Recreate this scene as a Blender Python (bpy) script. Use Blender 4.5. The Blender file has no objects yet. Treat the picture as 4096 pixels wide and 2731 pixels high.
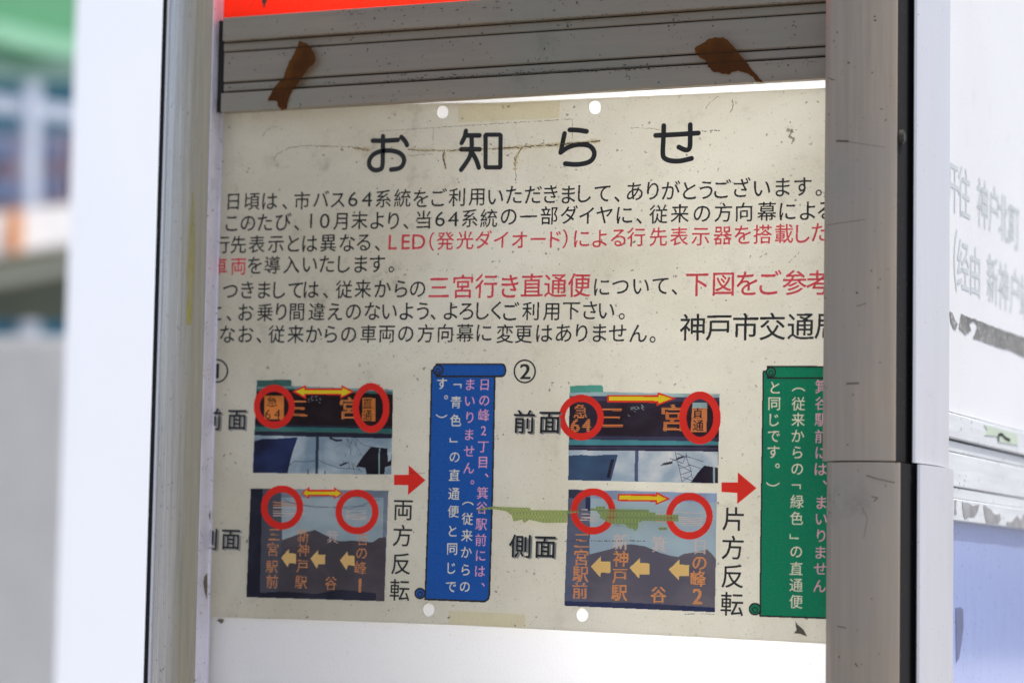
import bpy, math, random
import numpy as np
from mathutils import Vector, Matrix, geometry
random.seed(7)
sc = bpy.context.scene
C = sc.collection

# ------------------------------------------------------------------ camera
YAW, PITCH, ROLL = math.radians(22.7), math.radians(5.07), math.radians(1.0)
FPX, DIST, ZC = 11000.0, 1.507, 1.62
F = Vector((-math.sin(YAW)*math.cos(PITCH), math.cos(YAW)*math.cos(PITCH), math.sin(PITCH)))
_r = F.cross(Vector((0, 0, 1))).normalized(); _u = _r.cross(F)
RT = _r*math.cos(ROLL) + _u*math.sin(ROLL)
UP = -_r*math.sin(ROLL) + _u*math.cos(ROLL)
CAM = Vector((0, 0, ZC)) - F*DIST
cd = bpy.data.cameras.new('camera'); cam = bpy.data.objects.new('camera', cd); C.objects.link(cam)
cam.matrix_world = Matrix((( RT.x, UP.x, -F.x, CAM.x), (RT.y, UP.y, -F.y, CAM.y), (RT.z, UP.z, -F.z, CAM.z), (0, 0, 0, 1)))
cd.sensor_width = 36.0; cd.lens = FPX/4096*36.0; cd.clip_end = 500; cd.clip_start = 0.05
cd.dof.use_dof = True; cd.dof.focus_distance = 1.475; cd.dof.aperture_fstop = 5.8; cd.dof.aperture_blades = 9
sc.camera = cam

# ------------------------------------------------------------------ sky, sun, exposure
SUN_EL, SUN_AZ = math.radians(70), math.radians(12)      # azimuth from +X towards +Y: just behind the notice's face
w = bpy.data.worlds.new('World'); sc.world = w; w.use_nodes = True
nt = w.node_tree; bg = nt.nodes['Background']
sky = nt.nodes.new('ShaderNodeTexSky'); sky.sky_type = 'NISHITA'; sky.sun_disc = False
sky.sun_elevation = SUN_EL; sky.sun_rotation = math.radians(90) - SUN_AZ
sky.air_density = 1.0; sky.dust_density = 4.0; sky.ozone_density = 1.0
nt.links.new(sky.outputs[0], bg.inputs[0]); bg.inputs[1].default_value = 0.13
sl = bpy.data.lights.new('sun', 'SUN'); sl.energy = 2.0; sl.angle = math.radians(0.6); sl.color = (1.0, 0.97, 0.93)
so = bpy.data.objects.new('sun', sl); C.objects.link(so)
sd = Vector((math.cos(SUN_AZ)*math.cos(SUN_EL), math.sin(SUN_AZ)*math.cos(SUN_EL), math.sin(SUN_EL)))
so.rotation_euler = sd.to_track_quat('Z', 'Y').to_euler()
LAMP_POWER = 31.0          # radiance of the fluorescent tubes inside the sign
vs = sc.view_settings; vs.view_transform = 'Standard'; vs.look = 'None'; vs.exposure = 0.75; vs.gamma = 1.0
sc.cycles.use_denoising = True
sc.cycles.max_bounces = 10; sc.cycles.diffuse_bounces = 5; sc.cycles.transparent_max_bounces = 12

# ------------------------------------------------------------------ geometry helpers
def ray(px, py):
    return F*FPX + RT*(px-2048) + UP*(1365.5-py)
def P(px, py, y=0.0):                 # point of the plane Y = y
    d = ray(px, py); return CAM + d*((y-CAM.y)/d.y)
def S(px, py, x):                     # point of the plane X = x (the sign's side face)
    d = ray(px, py); return CAM + d*((x-CAM.x)/d.x)
def D(px, py, dep):                   # point at a given distance down the view
    return CAM + ray(px, py)*(dep/FPX)

def mesh_obj(name, verts, faces, mats, parent=None, fm=None, smooth=False):
    me = bpy.data.meshes.new(name)
    base = Vector((0, 0, 0)); q = parent
    while q is not None: base = base + q.location; q = q.parent
    me.from_pydata([tuple(Vector(v)-base) for v in verts], [], faces)
    if not isinstance(mats, (list, tuple)): mats = [mats]
    for m in mats: me.materials.append(m)
    if fm:
        for p_, i in zip(me.polygons, fm): p_.material_index = i
    if smooth:
        me.polygons.foreach_set('use_smooth', [True]*len(me.polygons))
    me.update()
    o = bpy.data.objects.new(name, me); C.objects.link(o)
    if parent is not None: o.parent = parent
    return o
def tag(o, label, cat=None, group=None, kind=None):
    if label: o['label'] = label
    if cat: o['category'] = cat
    if group: o['group'] = group
    if kind: o['kind'] = kind
    return o
def thing(name, label, cat, loc, group=None):
    o = bpy.data.objects.new(name, None); C.objects.link(o); o.location = loc; o.empty_display_size = 0.05
    return tag(o, label, cat, group)

class MB:
    def __init__(s): s.v = []; s.f = []; s.m = []
    def add(s, vs_, fs, mi=0):
        n = len(s.v); s.v += [Vector(a) for a in vs_]; s.f += [[n+i for i in f] for f in fs]; s.m += [mi]*len(fs)
    def box(s, a, b, mi=0):
        x0, y0, z0 = a; x1, y1, z1 = b
        s.add([(x0,y0,z0),(x1,y0,z0),(x1,y1,z0),(x0,y1,z0),(x0,y0,z1),(x1,y0,z1),(x1,y1,z1),(x0,y1,z1)],
              [(0,3,2,1),(4,5,6,7),(0,1,5,4),(1,2,6,5),(2,3,7,6),(3,0,4,7)], mi)
    def tube(s, a, b, r, n=12, mi=0):
        a = Vector(a); b = Vector(b); d = (b-a).normalized()
        u = d.orthogonal().normalized(); v = d.cross(u)
        vs_ = []
        for c in (a, b):
            for i in range(n):
                t = 2*math.pi*i/n; vs_.append(c + u*math.cos(t)*r + v*math.sin(t)*r)
        fs = [(i, (i+1) % n, n+(i+1) % n, n+i) for i in range(n)] + [tuple(range(n-1, -1, -1)), tuple(range(n, 2*n))]
        s.add(vs_, fs, mi)
    def plate(s, outer, holes=(), n=Vector((0, -1, 0)), th=0.0003, mi=0, back=False):
        """flat plate: outline (3-D points on one plane) thickened backwards along -n"""
        loops = [list(outer)] + [list(h) for h in holes]
        tris = geometry.tessellate_polygon(loops)
        pts = [p for l in loops for p in l]; k = len(pts)
        vs_ = pts + [p - n*th for p in pts]; fs = []
        for t in tris:
            a, b, c = (pts[i] for i in t)
            if (b-a).cross(c-a).dot(n) < 0: t = (t[0], t[2], t[1])
            fs.append(tuple(t))
            if back: fs.append((t[2]+k, t[1]+k, t[0]+k))
        o = 0
        for l in loops:
            m = len(l)
            for i in range(m):
                j = (i+1) % m; fs.append((o+i, o+j, k+o+j, k+o+i))
            o += m
        s.add(vs_, fs, mi)
    def build(s, name, mats, parent=None, smooth=False):
        return mesh_obj(name, s.v, s.f, mats, parent, s.m if isinstance(mats, (list, tuple)) else None, smooth)

def extrude_z(profile, z0, z1, lean=None):
    """closed profile [(x, y)] swept from z0 to z1"""
    n = len(profile); v = [(x, y, z0) for x, y in profile] + [(x, y, z1) for x, y in profile]
    f = [(i, (i+1) % n, n+(i+1) % n, n+i) for i in range(n)] + [tuple(range(n-1, -1, -1)), tuple(range(n, 2*n))]
    return v, f
def auto_smooth(o, ang=35):
    import bmesh
    bm = bmesh.new(); bm.from_mesh(o.data)
    bmesh.ops.recalc_face_normals(bm, faces=bm.faces)
    for f in bm.faces: f.smooth = True
    for e in bm.edges: e.smooth = (len(e.link_faces) == 2 and e.calc_face_angle(0) < math.radians(ang))
    bm.to_mesh(o.data); bm.free()

# ------------------------------------------------------------------ materials
def srgb(c):
    return tuple(((x/255)/12.92 if x/255 <= 0.04045 else ((x/255+0.055)/1.055)**2.4) for x in c)
class N:
    def __init__(s, name):
        s.m = bpy.data.materials.new(name); s.m.use_nodes = True; s.t = s.m.node_tree
        s.b = s.t.nodes['Principled BSDF']; s.o = s.t.nodes['Material Output']
    def n(s, typ, **k):
        x = s.t.nodes.new(typ)
        for a, v in k.items():
            if a.startswith('i_'):
                key = a[2:]; x.inputs[int(key) if key.isdigit() else key].default_value = v
            else: setattr(x, a, v)
        return x
    def l(s, a, b): s.t.links.new(a, b)
    def coord(s, scale=(1, 1, 1), kind='Object'):
        tc = s.n('ShaderNodeTexCoord'); mp = s.n('ShaderNodeMapping'); mp.inputs['Scale'].default_value = scale
        s.l(tc.outputs[kind], mp.inputs[0]); return mp.outputs[0]
    def noise(s, vec, scale, detail=4, rough=0.55, dist=0.0):
        x = s.n('ShaderNodeTexNoise'); x.inputs['Scale'].default_value = scale; x.inputs['Detail'].default_value = detail
        x.inputs['Roughness'].default_value = rough; x.inputs['Distortion'].default_value = dist
        s.l(vec, x.inputs['Vector']); return x.outputs[0]
    def ramp(s, v, a, b, ca=0.0, cb=1.0):
        x = s.n('ShaderNodeMapRange'); x.inputs[1].default_value = a; x.inputs[2].default_value = b
        x.inputs[3].default_value = ca; x.inputs[4].default_value = cb; s.l(v, x.inputs[0]); return x.outputs[0]
    def mul(s, a, b, op='MULTIPLY'):
        x = s.n('ShaderNodeMath', operation=op)
        s.l(a, x.inputs[0])
        if isinstance(b, (int, float)): x.inputs[1].default_value = b
        else: s.l(b, x.inputs[1])
        return x.outputs[0]
    def mix(s, fac, a, b):
        x = s.n('ShaderNodeMix', data_type='RGBA')
        if isinstance(fac, (int, float)): x.inputs[0].default_value = fac
        else: s.l(fac, x.inputs[0])
        for v, i in ((a, 6), (b, 7)):
            if isinstance(v, tuple): x.inputs[i].default_value = (*v[:3], 1)
            else: s.l(v, x.inputs[i])
        return x.outputs[2]
    def specks(s, vec, scale, size, patch=None):
        """small dark dots: cell texture cut off close to each seed, kept only where a slow noise allows"""
        nz = s.n('ShaderNodeTexNoise'); nz.inputs['Scale'].default_value = scale*1.3; s.l(vec, nz.inputs['Vector'])
        va = s.n('ShaderNodeVectorMath', operation='MULTIPLY_ADD'); va.inputs[1].default_value = (0.9/scale,)*3
        s.l(nz.outputs[1], va.inputs[0]); s.l(vec, va.inputs[2])
        x = s.n('ShaderNodeTexVoronoi'); x.inputs['Scale'].default_value = scale; s.l(va.outputs[0], x.inputs['Vector'])
        d = s.ramp(x.outputs['Distance'], size*0.5, size, 1.0, 0.0)
        g = s.ramp(s.noise(vec, scale*0.37, 2), 0.52, 0.62)
        return s.mul(d, g)

def grimy(name, base, rough=0.45, metallic=0.0, dirt=(0.05, 0.045, 0.04), amount=0.35, streak=(1, 1, 1), spec=0.5,
          speck_scale=330, speck=0.24, bump=0.05, var=0.10, film=None, clearcoat=0.0, bigscale=9):
    k = N(name); v = k.coord(); vs_ = k.coord(streak)
    n1 = k.noise(vs_, 40, 6, 0.6); n2 = k.noise(v, bigscale, 4, 0.6, 0.4); n3 = k.noise(v, 420, 3)
    c = k.mix(k.ramp(n1, 0.3, 0.7), tuple(x*(1-var) for x in base), tuple(min(1, x*(1+var)) for x in base))
    if film: c = k.mix(k.ramp(n2, 0.38, 0.66, 0, 0.8), c, film)
    blot = k.mul(k.ramp(n2, 0.58, 0.78), k.ramp(k.noise(v, 70, 5, 0.7), 0.45, 0.7))
    c = k.mix(k.mul(blot, amount), c, dirt)
    if speck: c = k.mix(k.mul(k.specks(v, speck_scale, speck), min(1, amount*2.2)), c, dirt)
    k.l(c, k.b.inputs['Base Color'])
    k.l(k.ramp(n1, 0.2, 0.8, rough*0.8, min(1, rough*1.25)), k.b.inputs['Roughness'])
    k.b.inputs['Metallic'].default_value = metallic; k.b.inputs['Specular IOR Level'].default_value = spec
    k.b.inputs['Coat Weight'].default_value = clearcoat
    if bump:
        bp = k.n('ShaderNodeBump'); bp.inputs['Strength'].default_value = bump; bp.inputs['Distance'].default_value = 0.001
        k.l(n3, bp.inputs['Height']); k.l(bp.outputs[0], k.b.inputs['Normal'])
    return k.m

def sheet(name, base, trans=0.5, tcol=None, rough=0.35, gloss=0.04, dirty=0.0, film=(0.42, 0.36, 0.22), fibre=0.0, wavy=0):
    """plastic or ink that lets light through from behind"""
    k = N(name); k.t.nodes.remove(k.b); v = k.coord()
    col = base; tc = tcol or base
    if dirty:
        n2 = k.noise(v, 7, 5, 0.62, 0.6); n1 = k.noise(v, 55, 6, 0.7)
        a = k.mul(k.ramp(n2, 0.40, 0.72), dirty)
        b = k.mul(k.mul(k.ramp(n1, 0.56, 0.74), k.ramp(n2, 0.42, 0.6)), dirty*0.9)
        sp = k.mul(k.specks(v, 210, 0.17), min(1, dirty*1.6))
        sp2 = k.mul(k.specks(v, 620, 0.26), min(1, dirty*0.9))
        fine = k.ramp(k.noise(v, 900, 2), 0.3, 0.7, 0.0, 0.10)
        for t_, src in (('c', base), ('t', tc)):
            c = k.mix(a, src, film); c = k.mix(b, c, (0.16, 0.13, 0.09)); c = k.mix(fine, c, (0.25, 0.22, 0.18))
            c = k.mix(sp, c, (0.05, 0.045, 0.03)); c = k.mix(sp2, c, (0.07, 0.06, 0.045))
            if t_ == 'c': col = c
            else: tc = c
    d = k.n('ShaderNodeBsdfDiffuse'); t = k.n('ShaderNodeBsdfTranslucent'); g = k.n('ShaderNodeBsdfGlossy')
    for nd, c in ((d, col), (t, tc)):
        if isinstance(c, tuple): nd.inputs[0].default_value = (*c[:3], 1)
        else: k.l(c, nd.inputs[0])
    g.inputs['Roughness'].default_value = rough
    if wavy:
        bp = k.n('ShaderNodeBump'); bp.inputs['Strength'].default_value = 1.0; bp.inputs['Distance'].default_value = wavy
        k.l(k.noise(k.coord((1, 1, 1.6)), 9, 3, 0.5), bp.inputs['Height'])
        for nd in (d, t, g): k.l(bp.outputs[0], nd.inputs['Normal'])
    m1 = k.n('ShaderNodeMixShader', i_0=trans); k.l(d.outputs[0], m1.inputs[1]); k.l(t.outputs[0], m1.inputs[2])
    m2 = k.n('ShaderNodeMixShader', i_0=gloss); k.l(m1.outputs[0], m2.inputs[1]); k.l(g.outputs[0], m2.inputs[2])
    k.l(m2.outputs[0], k.o.inputs[0]); return k.m

def filmy(name, tint, body, opacity=0.4, weave=0, gloss=0.03, mottled=0.5, streaky=False):
    """see-through adhesive film"""
    k = N(name); k.t.nodes.remove(k.b); v = k.coord((6, 6, 0.35) if streaky else (1, 1, 1))
    tr = k.n('ShaderNodeBsdfTransparent'); tr.inputs[0].default_value = (*tint, 1)
    d = k.n('ShaderNodeBsdfDiffuse'); d.inputs[0].default_value = (*body, 1)
    n1 = k.noise(v, 90 if not mottled > 0.8 else 170, 5, 0.65)
    k.l(k.mix(k.mul(k.ramp(n1, 0.35, 0.7), mottled), body, tuple(x*0.35 for x in body)), d.inputs[0])
    op = k.ramp(n1, 0.42, 0.66, 0.0, opacity*1.6) if streaky else k.ramp(n1, 0.3, 0.75, opacity*0.75, min(1, opacity*1.25))
    if weave:
        sx = k.n('ShaderNodeSeparateXYZ'); k.l(v, sx.inputs[0])
        for ax, sc_ in ((0, weave), (2, weave*0.55)):
            q = k.mul(sx.outputs[ax], sc_); q = k.mul(q, 0.0, 'FRACT'); q = k.ramp(q, 0.70, 0.78, 1.0, 0.55)
            op = k.mul(op, q)
    m = k.n('ShaderNodeMixShader'); k.l(op, m.inputs[0]); k.l(tr.outputs[0], m.inputs[1]); k.l(d.outputs[0], m.inputs[2])
    g = k.n('ShaderNodeBsdfGlossy'); g.inputs['Roughness'].default_value = 0.3
    m2 = k.n('ShaderNodeMixShader', i_0=gloss); k.l(m.outputs[0], m2.inputs[1]); k.l(g.outputs[0], m2.inputs[2])
    k.l(m2.outputs[0], k.o.inputs[0]); return k.m

def plain(name, base, rough=0.6, metallic=0.0, var=0.08, scale=12):
    k = N(name); v = k.coord(); n = k.noise(v, scale, 5, 0.6)
    k.l(k.mix(k.ramp(n, 0.3, 0.7), tuple(x*(1-var) for x in base), tuple(min(1, x*(1+var)) for x in base)), k.b.inputs['Base Color'])
    k.b.inputs['Roughness'].default_value = rough; k.b.inputs['Metallic'].default_value = metallic
    return k.m

M = {}
M['alu'] = grimy('anodised_aluminium', (0.60, 0.53, 0.45), 0.26, 0.45, amount=0.45, streak=(9, 9, 0.35), film=(0.33, 0.29, 0.21), bigscale=6)
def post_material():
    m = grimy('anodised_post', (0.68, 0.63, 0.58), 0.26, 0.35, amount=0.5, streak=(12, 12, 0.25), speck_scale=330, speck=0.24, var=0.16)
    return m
M['alu_lip'] = grimy('aluminium_lip', (0.74, 0.71, 0.78), 0.42, 0.25, amount=0.7, streak=(3, 3, 0.6), speck_scale=520, speck=0.3)
M['alu_corner'] = grimy('corner_aluminium', (0.365, 0.295, 0.222), 0.45, 0.12, amount=0.5, streak=(9, 9, 0.35), film=(0.33, 0.29, 0.24), speck_scale=260, speck=0.17)
M['alu_side'] = grimy('side_aluminium', (0.60, 0.60, 0.63), 0.4, 0.15, amount=0.3, var=0.03, streak=(9, 9, 0.35), speck_scale=300, speck=0.15)
M['rail'] = grimy('rail_aluminium', (0.28, 0.22, 0.158), 0.42, 0.2, amount=0.85, streak=(0.4, 6, 6), film=(0.25, 0.23, 0.17), speck_scale=330, speck=0.26)
M['groove'] = plain('groove_black', (0.018, 0.016, 0.014), 0.9)
M['rubber'] = grimy('black_rubber', (0.020, 0.019, 0.019), 0.8, 0, spec=0.15, dirt=(0.08, 0.08, 0.08), amount=0.3, streak=(8, 8, 0.5))
M['acrylic'] = sheet('milky_acrylic', (0.66, 0.66, 0.67), 0.45, rough=0.2, gloss=0.04, dirty=0.10, film=(0.66, 0.64, 0.58))
M['notice'] = sheet('notice_plastic', (0.65, 0.60, 0.475), 0.50, tcol=(0.85, 0.825, 0.70), gloss=0.03, dirty=0.46, wavy=0.006)
M['ink'] = sheet('black_ink', (0.042, 0.041, 0.039), 0.12, gloss=0.008, dirty=0)
M['ink_red'] = sheet('red_ink', (0.70, 0.06, 0.07), 0.5, tcol=(1.0, 0.17, 0.25), gloss=0.01)
M['ring_red'] = sheet('ring_red_ink', (0.82, 0.035, 0.025), 0.5, tcol=(1.0, 0.07, 0.05), gloss=0.008)
M['yellow'] = sheet('yellow_ink', (0.90, 0.66, 0.02), 0.5, tcol=(1.0, 0.85, 0.03), gloss=0.02)
M['cream'] = sheet('cream_ink', (0.86, 0.56, 0.22), 0.5, tcol=(1.0, 0.75, 0.3), gloss=0.02)
M['orange'] = sheet('orange_ink', (0.95, 0.34, 0.09), 0.5, tcol=(1.0, 0.5, 0.16), gloss=0.02)
M['orange_dim'] = sheet('dim_orange_ink', (0.66, 0.28, 0.12), 0.45, tcol=(0.9, 0.4, 0.2), gloss=0.02)
M['orange_l'] = sheet('faded_orange_ink', (0.82, 0.33, 0.12), 0.45, tcol=(0.95, 0.44, 0.18), gloss=0.01)
M['pale'] = sheet('pale_ink', (0.66, 0.48, 0.42), 0.5, tcol=(0.95, 0.8, 0.75), gloss=0.02)
M['blue'] = sheet('blue_ink', (0.012, 0.115, 0.46), 0.4, tcol=(0.02, 0.16, 0.6), gloss=0.008, dirty=0.05, film=(0.03, 0.06, 0.12))
M['green'] = sheet('green_ink', (0.004, 0.25, 0.135), 0.5, tcol=(0.005, 0.36, 0.19), gloss=0.008, dirty=0.08, film=(0.02, 0.10, 0.06))
M['pink'] = sheet('pink_ink', (0.86, 0.42, 0.60), 0.5, tcol=(1.0, 0.6, 0.75), gloss=0.02)
M['ivory'] = sheet('ivory_ink', (0.84, 0.82, 0.68), 0.5, tcol=(1.0, 0.98, 0.8), gloss=0.02)
M['shadow_ink'] = sheet('grey_ink', (0.36, 0.35, 0.33), 0.45, gloss=0.02)
M['red_sign'] = sheet('red_film', (0.85, 0.014, 0.002), 0.6, tcol=(1.0, 0.018, 0.002), gloss=0.003, dirty=0.05, film=(0.6, 0.02, 0.01))
M['tape'] = filmy('brown_tape', (0.50, 0.20, 0.02), (0.13, 0.045, 0.004), 0.5, gloss=0.012, mottled=0.85)
M['tape_green'] = filmy('green_cloth_tape', (0.62, 0.72, 0.30), (0.34, 0.40, 0.12), 0.80, weave=520, mottled=0.25)
M['tape_clear'] = filmy('yellowed_clear_tape', (1.0, 0.96, 0.82), (0.60, 0.54, 0.34), 0.06, gloss=0.01, mottled=0.3)
M['crack'] = plain('crack_dirt', (0.07, 0.06, 0.045), 0.9)
M['crack_soft'] = filmy('faint_crease', (0.66, 0.62, 0.52), (0.12, 0.10, 0.07), 0.35)
M['residue'] = plain('dark_residue', (0.13, 0.11, 0.07), 0.8)

# ------------------------------------------------------------------ lettering
_glyphs = {}
def glyph(ch):
    if ch in _glyphs: return _glyphs[ch]
    c = bpy.data.curves.new('glyph', 'FONT'); c.body = ch; c.size = 1; c.resolution_u = 3
    o = bpy.data.objects.new('glyph', c); C.objects.link(o)
    bpy.context.view_layer.update()
    dg = bpy.context.evaluated_depsgraph_get()
    me = bpy.data.meshes.new_from_object(o.evaluated_get(dg))
    vs_ = [(v.co.x, v.co.y) for v in me.vertices]; fs = [tuple(p.vertices) for p in me.polygons]
    bpy.data.objects.remove(o); bpy.data.curves.remove(c); bpy.data.meshes.remove(me)
    xs = [a for a, b in vs_]; ys = [b for a, b in vs_]
    _glyphs[ch] = (vs_, fs, min(xs), max(xs), min(ys), max(ys)); return _glyphs[ch]
MARKS = '、。'
class Writer:
    """prints characters on a plane through px coordinates; e1 = reading direction, e2 = up"""
    def __init__(s, fn, e1, e2, nrm): s.fn = fn; s.e1 = e1; s.e2 = e2; s.n = nrm
    def em(s, px, py, e):
        return (s.fn(px, py-e/2) - s.fn(px, py+e/2)).length
    def put(s, mb, ch, px, py, size, rot=False, mi=0, lift=0.0, e1=None, wide=1.0, bold=0.0, tall=1.0, heavy=True):
        vs_, fs, x0, x1, y0, y1 = glyph(ch)
        o = s.fn(px, py) + s.n*lift
        cx = (x0+x1)/2; cy = (y0+y1)/2 if (ch in MARKS or rot or ch in '（）「」()') else 0.375
        if ch in '64102LED': cy = (y0+y1)/2
        e1_, e2_ = (s.e1 if e1 is None else e1), s.e2
        if e1 is not None: e2_ = s.n.cross(e1).normalized(); e2_ = e2_ if e2_.dot(s.e2) > 0 else -e2_
        out = []
        for x, y in vs_:
            a = (x-cx)*wide; b = (y-cy)*tall
            if rot: a, b = b, -a
            out.append(o + e1_*a*size + e2_*b*size)
        fs2 = fs
        if fs:
            f = fs[0]; nn = (out[f[1]]-out[f[0]]).cross(out[f[2]]-out[f[1]])
        mb.add(out, fs2, mi)
        if heavy:
            mb.add([p_ + e1_*0.016*size + s.n*0.00001 for p_ in out], fs2, mi)
            mb.add([p_ + e1_*0.008*size - e2_*0.014*size + s.n*0.00002 for p_ in out], fs2, mi)
TILT = math.radians(-0.85)
E1 = Vector((math.cos(TILT), 0, math.sin(TILT))); E2 = Vector((-math.sin(TILT), 0, math.cos(TILT)))
FRONT = Vector((0, -1, 0))
YN = -0.0034                                    # front face of the notice sheet
YP = YN - 0.00012                               # print lies on it
W = Writer(lambda x, y: P(x, y, YP), E1, E2, FRONT)

# =================================================================== the sign case
XL = P(862, 1400, -0.0034).x                      # inner edge of the left lip
ZT, ZB = ZC+0.36, ZC-0.30
case = thing('display_case', 'weathered aluminium display case with dirty rails around the faded notice', 'display case', (0, 0.05, ZB-0.9))
# acrylic back sheets
XR = P(3290, 1365, -0.028).x
xa0, xa1 = XL-0.022, XR+0.02
mb = MB(); mb.plate([Vector((xa0, 0, ZB)), Vector((xa1, 0, ZB)), Vector((xa1, 0, ZC+0.185)), Vector((xa0, 0, ZC+0.185))], th=0.003); mb.build('acrylic_panel', M['acrylic'], case)
# lamp box behind the acrylic
M['inner'] = plain('grey_enamel', (0.25, 0.25, 0.25), 0.5)
mb = MB(); xi0, xi1 = xa0-0.004, XR+0.021
mb.box((xi0, 0.20, ZB), (xi1, 0.203, ZT)); mb.box((xi0-0.003, 0.0, ZB), (xi0, 0.203, ZT)); mb.box((xi1, 0.03, ZB), (xi1+0.003, 0.203, ZT))
mb.box((xi0, 0.0, ZT), (xi1, 0.203, ZT+0.003)); mb.box((xi0, 0.0, ZB-0.003), (xi1, 0.203, ZB))
mb.build('lamp_box', M['inner'], case)
k = N('lit_fluorescent'); k.b.inputs['Emission Color'].default_value = (1.0, 0.97, 0.93, 1); k.b.inputs['Emission Strength'].default_value = LAMP_POWER
k.b.inputs['Base Color'].default_value = (0.8, 0.8, 0.8, 1)
tx = P(2820, 1365, 0.0).x
mb = MB(); mb.tube((tx, 0.13, ZB+0.02), (tx, 0.13, ZT-0.02), 0.008, 14); t_ = mb.build('fluorescent_tube', k.m, case, smooth=False)
mb = MB(); mb.tube((xa0+0.02, 0.09, ZC+0.27), (xa1-0.02, 0.09, ZC+0.27), 0.008, 14); k = N('lit_fluorescent_upper'); k.b.inputs['Emission Color'].default_value = (1.0, 0.97, 0.93, 1); k.b.inputs['Emission Strength'].default_value = LAMP_POWER*0.40; mb.build('fluorescent_tube', k.m, case)

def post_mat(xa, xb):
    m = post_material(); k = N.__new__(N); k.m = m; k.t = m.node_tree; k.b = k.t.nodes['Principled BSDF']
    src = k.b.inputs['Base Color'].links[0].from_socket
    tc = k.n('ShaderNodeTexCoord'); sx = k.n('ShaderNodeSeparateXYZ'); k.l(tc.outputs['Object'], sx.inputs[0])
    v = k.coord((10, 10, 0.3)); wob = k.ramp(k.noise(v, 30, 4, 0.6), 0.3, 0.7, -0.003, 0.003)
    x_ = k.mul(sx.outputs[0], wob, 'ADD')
    fac = k.ramp(x_, xa+(xb-xa)*0.34, xa+(xb-xa)*0.80, 0.0, 0.92)  # ochre dirt film ramped across X, also painting in a beige reflection
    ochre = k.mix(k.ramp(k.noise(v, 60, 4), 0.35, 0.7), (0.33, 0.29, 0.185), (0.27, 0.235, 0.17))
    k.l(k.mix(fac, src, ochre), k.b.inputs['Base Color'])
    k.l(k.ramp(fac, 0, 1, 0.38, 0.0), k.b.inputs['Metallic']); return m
mb = MB(); mb.box((xa0, 0.005, ZB), (XL+0.0075, 0.008, ZC+0.19)); mb.box((xa0, 0.005, ZC+0.165), (XL+0.05, 0.0085, ZC+0.19)); mb.build('backlight_mask', M['inner'], case)  # unseen mask added behind the acrylic to dim the backlight at the left
# left post: rubber gasket, rounded body, flat lip
def pxX(px, py, y): return P(px, py, y).x
zmid = 1400
xo = pxX(664, zmid, 0.006); YLIP = S(817, 1400, XL).y; xl0 = XL-0.0006
body = []
nn_ = 18
for i in range(nn_+1):                      # rounded face from the outer edge to the lip
    t = i/nn_
    ang = math.pi - t*math.radians(118)
    bx_ = (math.cos(ang)+1)/(math.cos(math.pi-math.radians(118))+1)
    by_ = math.sin(ang)
    body.append((xo + (xl0-xo)*bx_, 0.006 + (YLIP-0.006)*by_/math.sin(math.radians(62))))
prof = body + [(xl0, -0.003), (xl0-0.004, 0.008), (xo, 0.008)]
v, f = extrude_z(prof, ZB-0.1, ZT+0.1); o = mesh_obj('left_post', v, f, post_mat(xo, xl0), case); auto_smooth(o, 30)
xs_ = pxX(722, zmid, -0.036)
v, f = extrude_z([(xl0+0.0001, -0.003), (xl0+0.0001, YLIP+0.0002), (XL-0.0002, YLIP+0.0001), (XL, YLIP+0.0004), (XL, -0.0036), (XL+0.0008, -0.0036), (XL+0.0008, -0.003)], ZB-0.1, ZT+0.1)
o = mesh_obj('post_lip', v, f, M['alu_lip'], case); auto_smooth(o, 20)
M['bead'] = grimy('highlight_white', (0.90, 0.90, 0.90), 0.25, 0.0, amount=0.2, streak=(8, 8, 0.3), var=0.03)  # white bead added to paint in the highlight along the post's edge
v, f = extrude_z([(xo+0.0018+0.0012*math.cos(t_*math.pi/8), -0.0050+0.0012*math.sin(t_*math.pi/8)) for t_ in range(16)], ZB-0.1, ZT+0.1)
o = mesh_obj('edge_highlight', v, f, M['bead'], case); auto_smooth(o, 60)
xg = xo-0.0029
v, f = extrude_z([(xo+0.0012, -0.0062), (xo-0.0016, -0.0062), (xo-0.0016, 0.004), (xo, 0.004)], ZB-0.1, ZT+0.1)
mesh_obj('rubber_gasket', v, f, M['rubber'], case)
# chipped spots on the lip
for pts in ([(819, 2305), (829, 2290), (830, 2330), (828, 2395), (820, 2370), (814, 2330)], [(836, 2060), (842, 2040), (842, 2080)], [(872, 225), (879, 205), (879, 255)]):
    mb = MB(); mb.plate([S(x, y, XL+0.0002) for x, y in pts], n=Vector((1, 0, 0)), th=0.0001); mb.build('paint_chip', M['residue'], case)

def body_hit(px, py):
    d = ray(px, py); best = None
    for (ax, ay), (bx, by) in zip(body, body[1:]):
        # CAM + t d crosses the segment a-b in plan
        ex, ey = bx-ax, by-ay; den = d.x*ey-d.y*ex
        if abs(den) < 1e-12: continue
        t = ((ax-CAM.x)*ey-(ay-CAM.y)*ex)/den; u = ((ax-CAM.x)*d.y-(ay-CAM.y)*d.x)/den
        if 0 <= u <= 1 and (best is None or t < best[0]): best = (t, Vector((ey, -ex, 0)).normalized())
    if best is None: return body_hit(px-2.0, py)
    n_ = best[1]
    if n_.dot(d) > 0: n_ = -n_
    return CAM + d*best[0] + n_*0.00025
M['yellow_tint'] = filmy('yellow_film', (0.97, 0.93, 0.72), (0.52, 0.46, 0.07), 0.5, gloss=0.03, mottled=0, streaky=True)  # translucent yellow streak laid over the post body
M['yellow_tint2'] = filmy('ochre_grime', (0.90, 0.86, 0.72), (0.22, 0.19, 0.11), 0.28, gloss=0.01)
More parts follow.
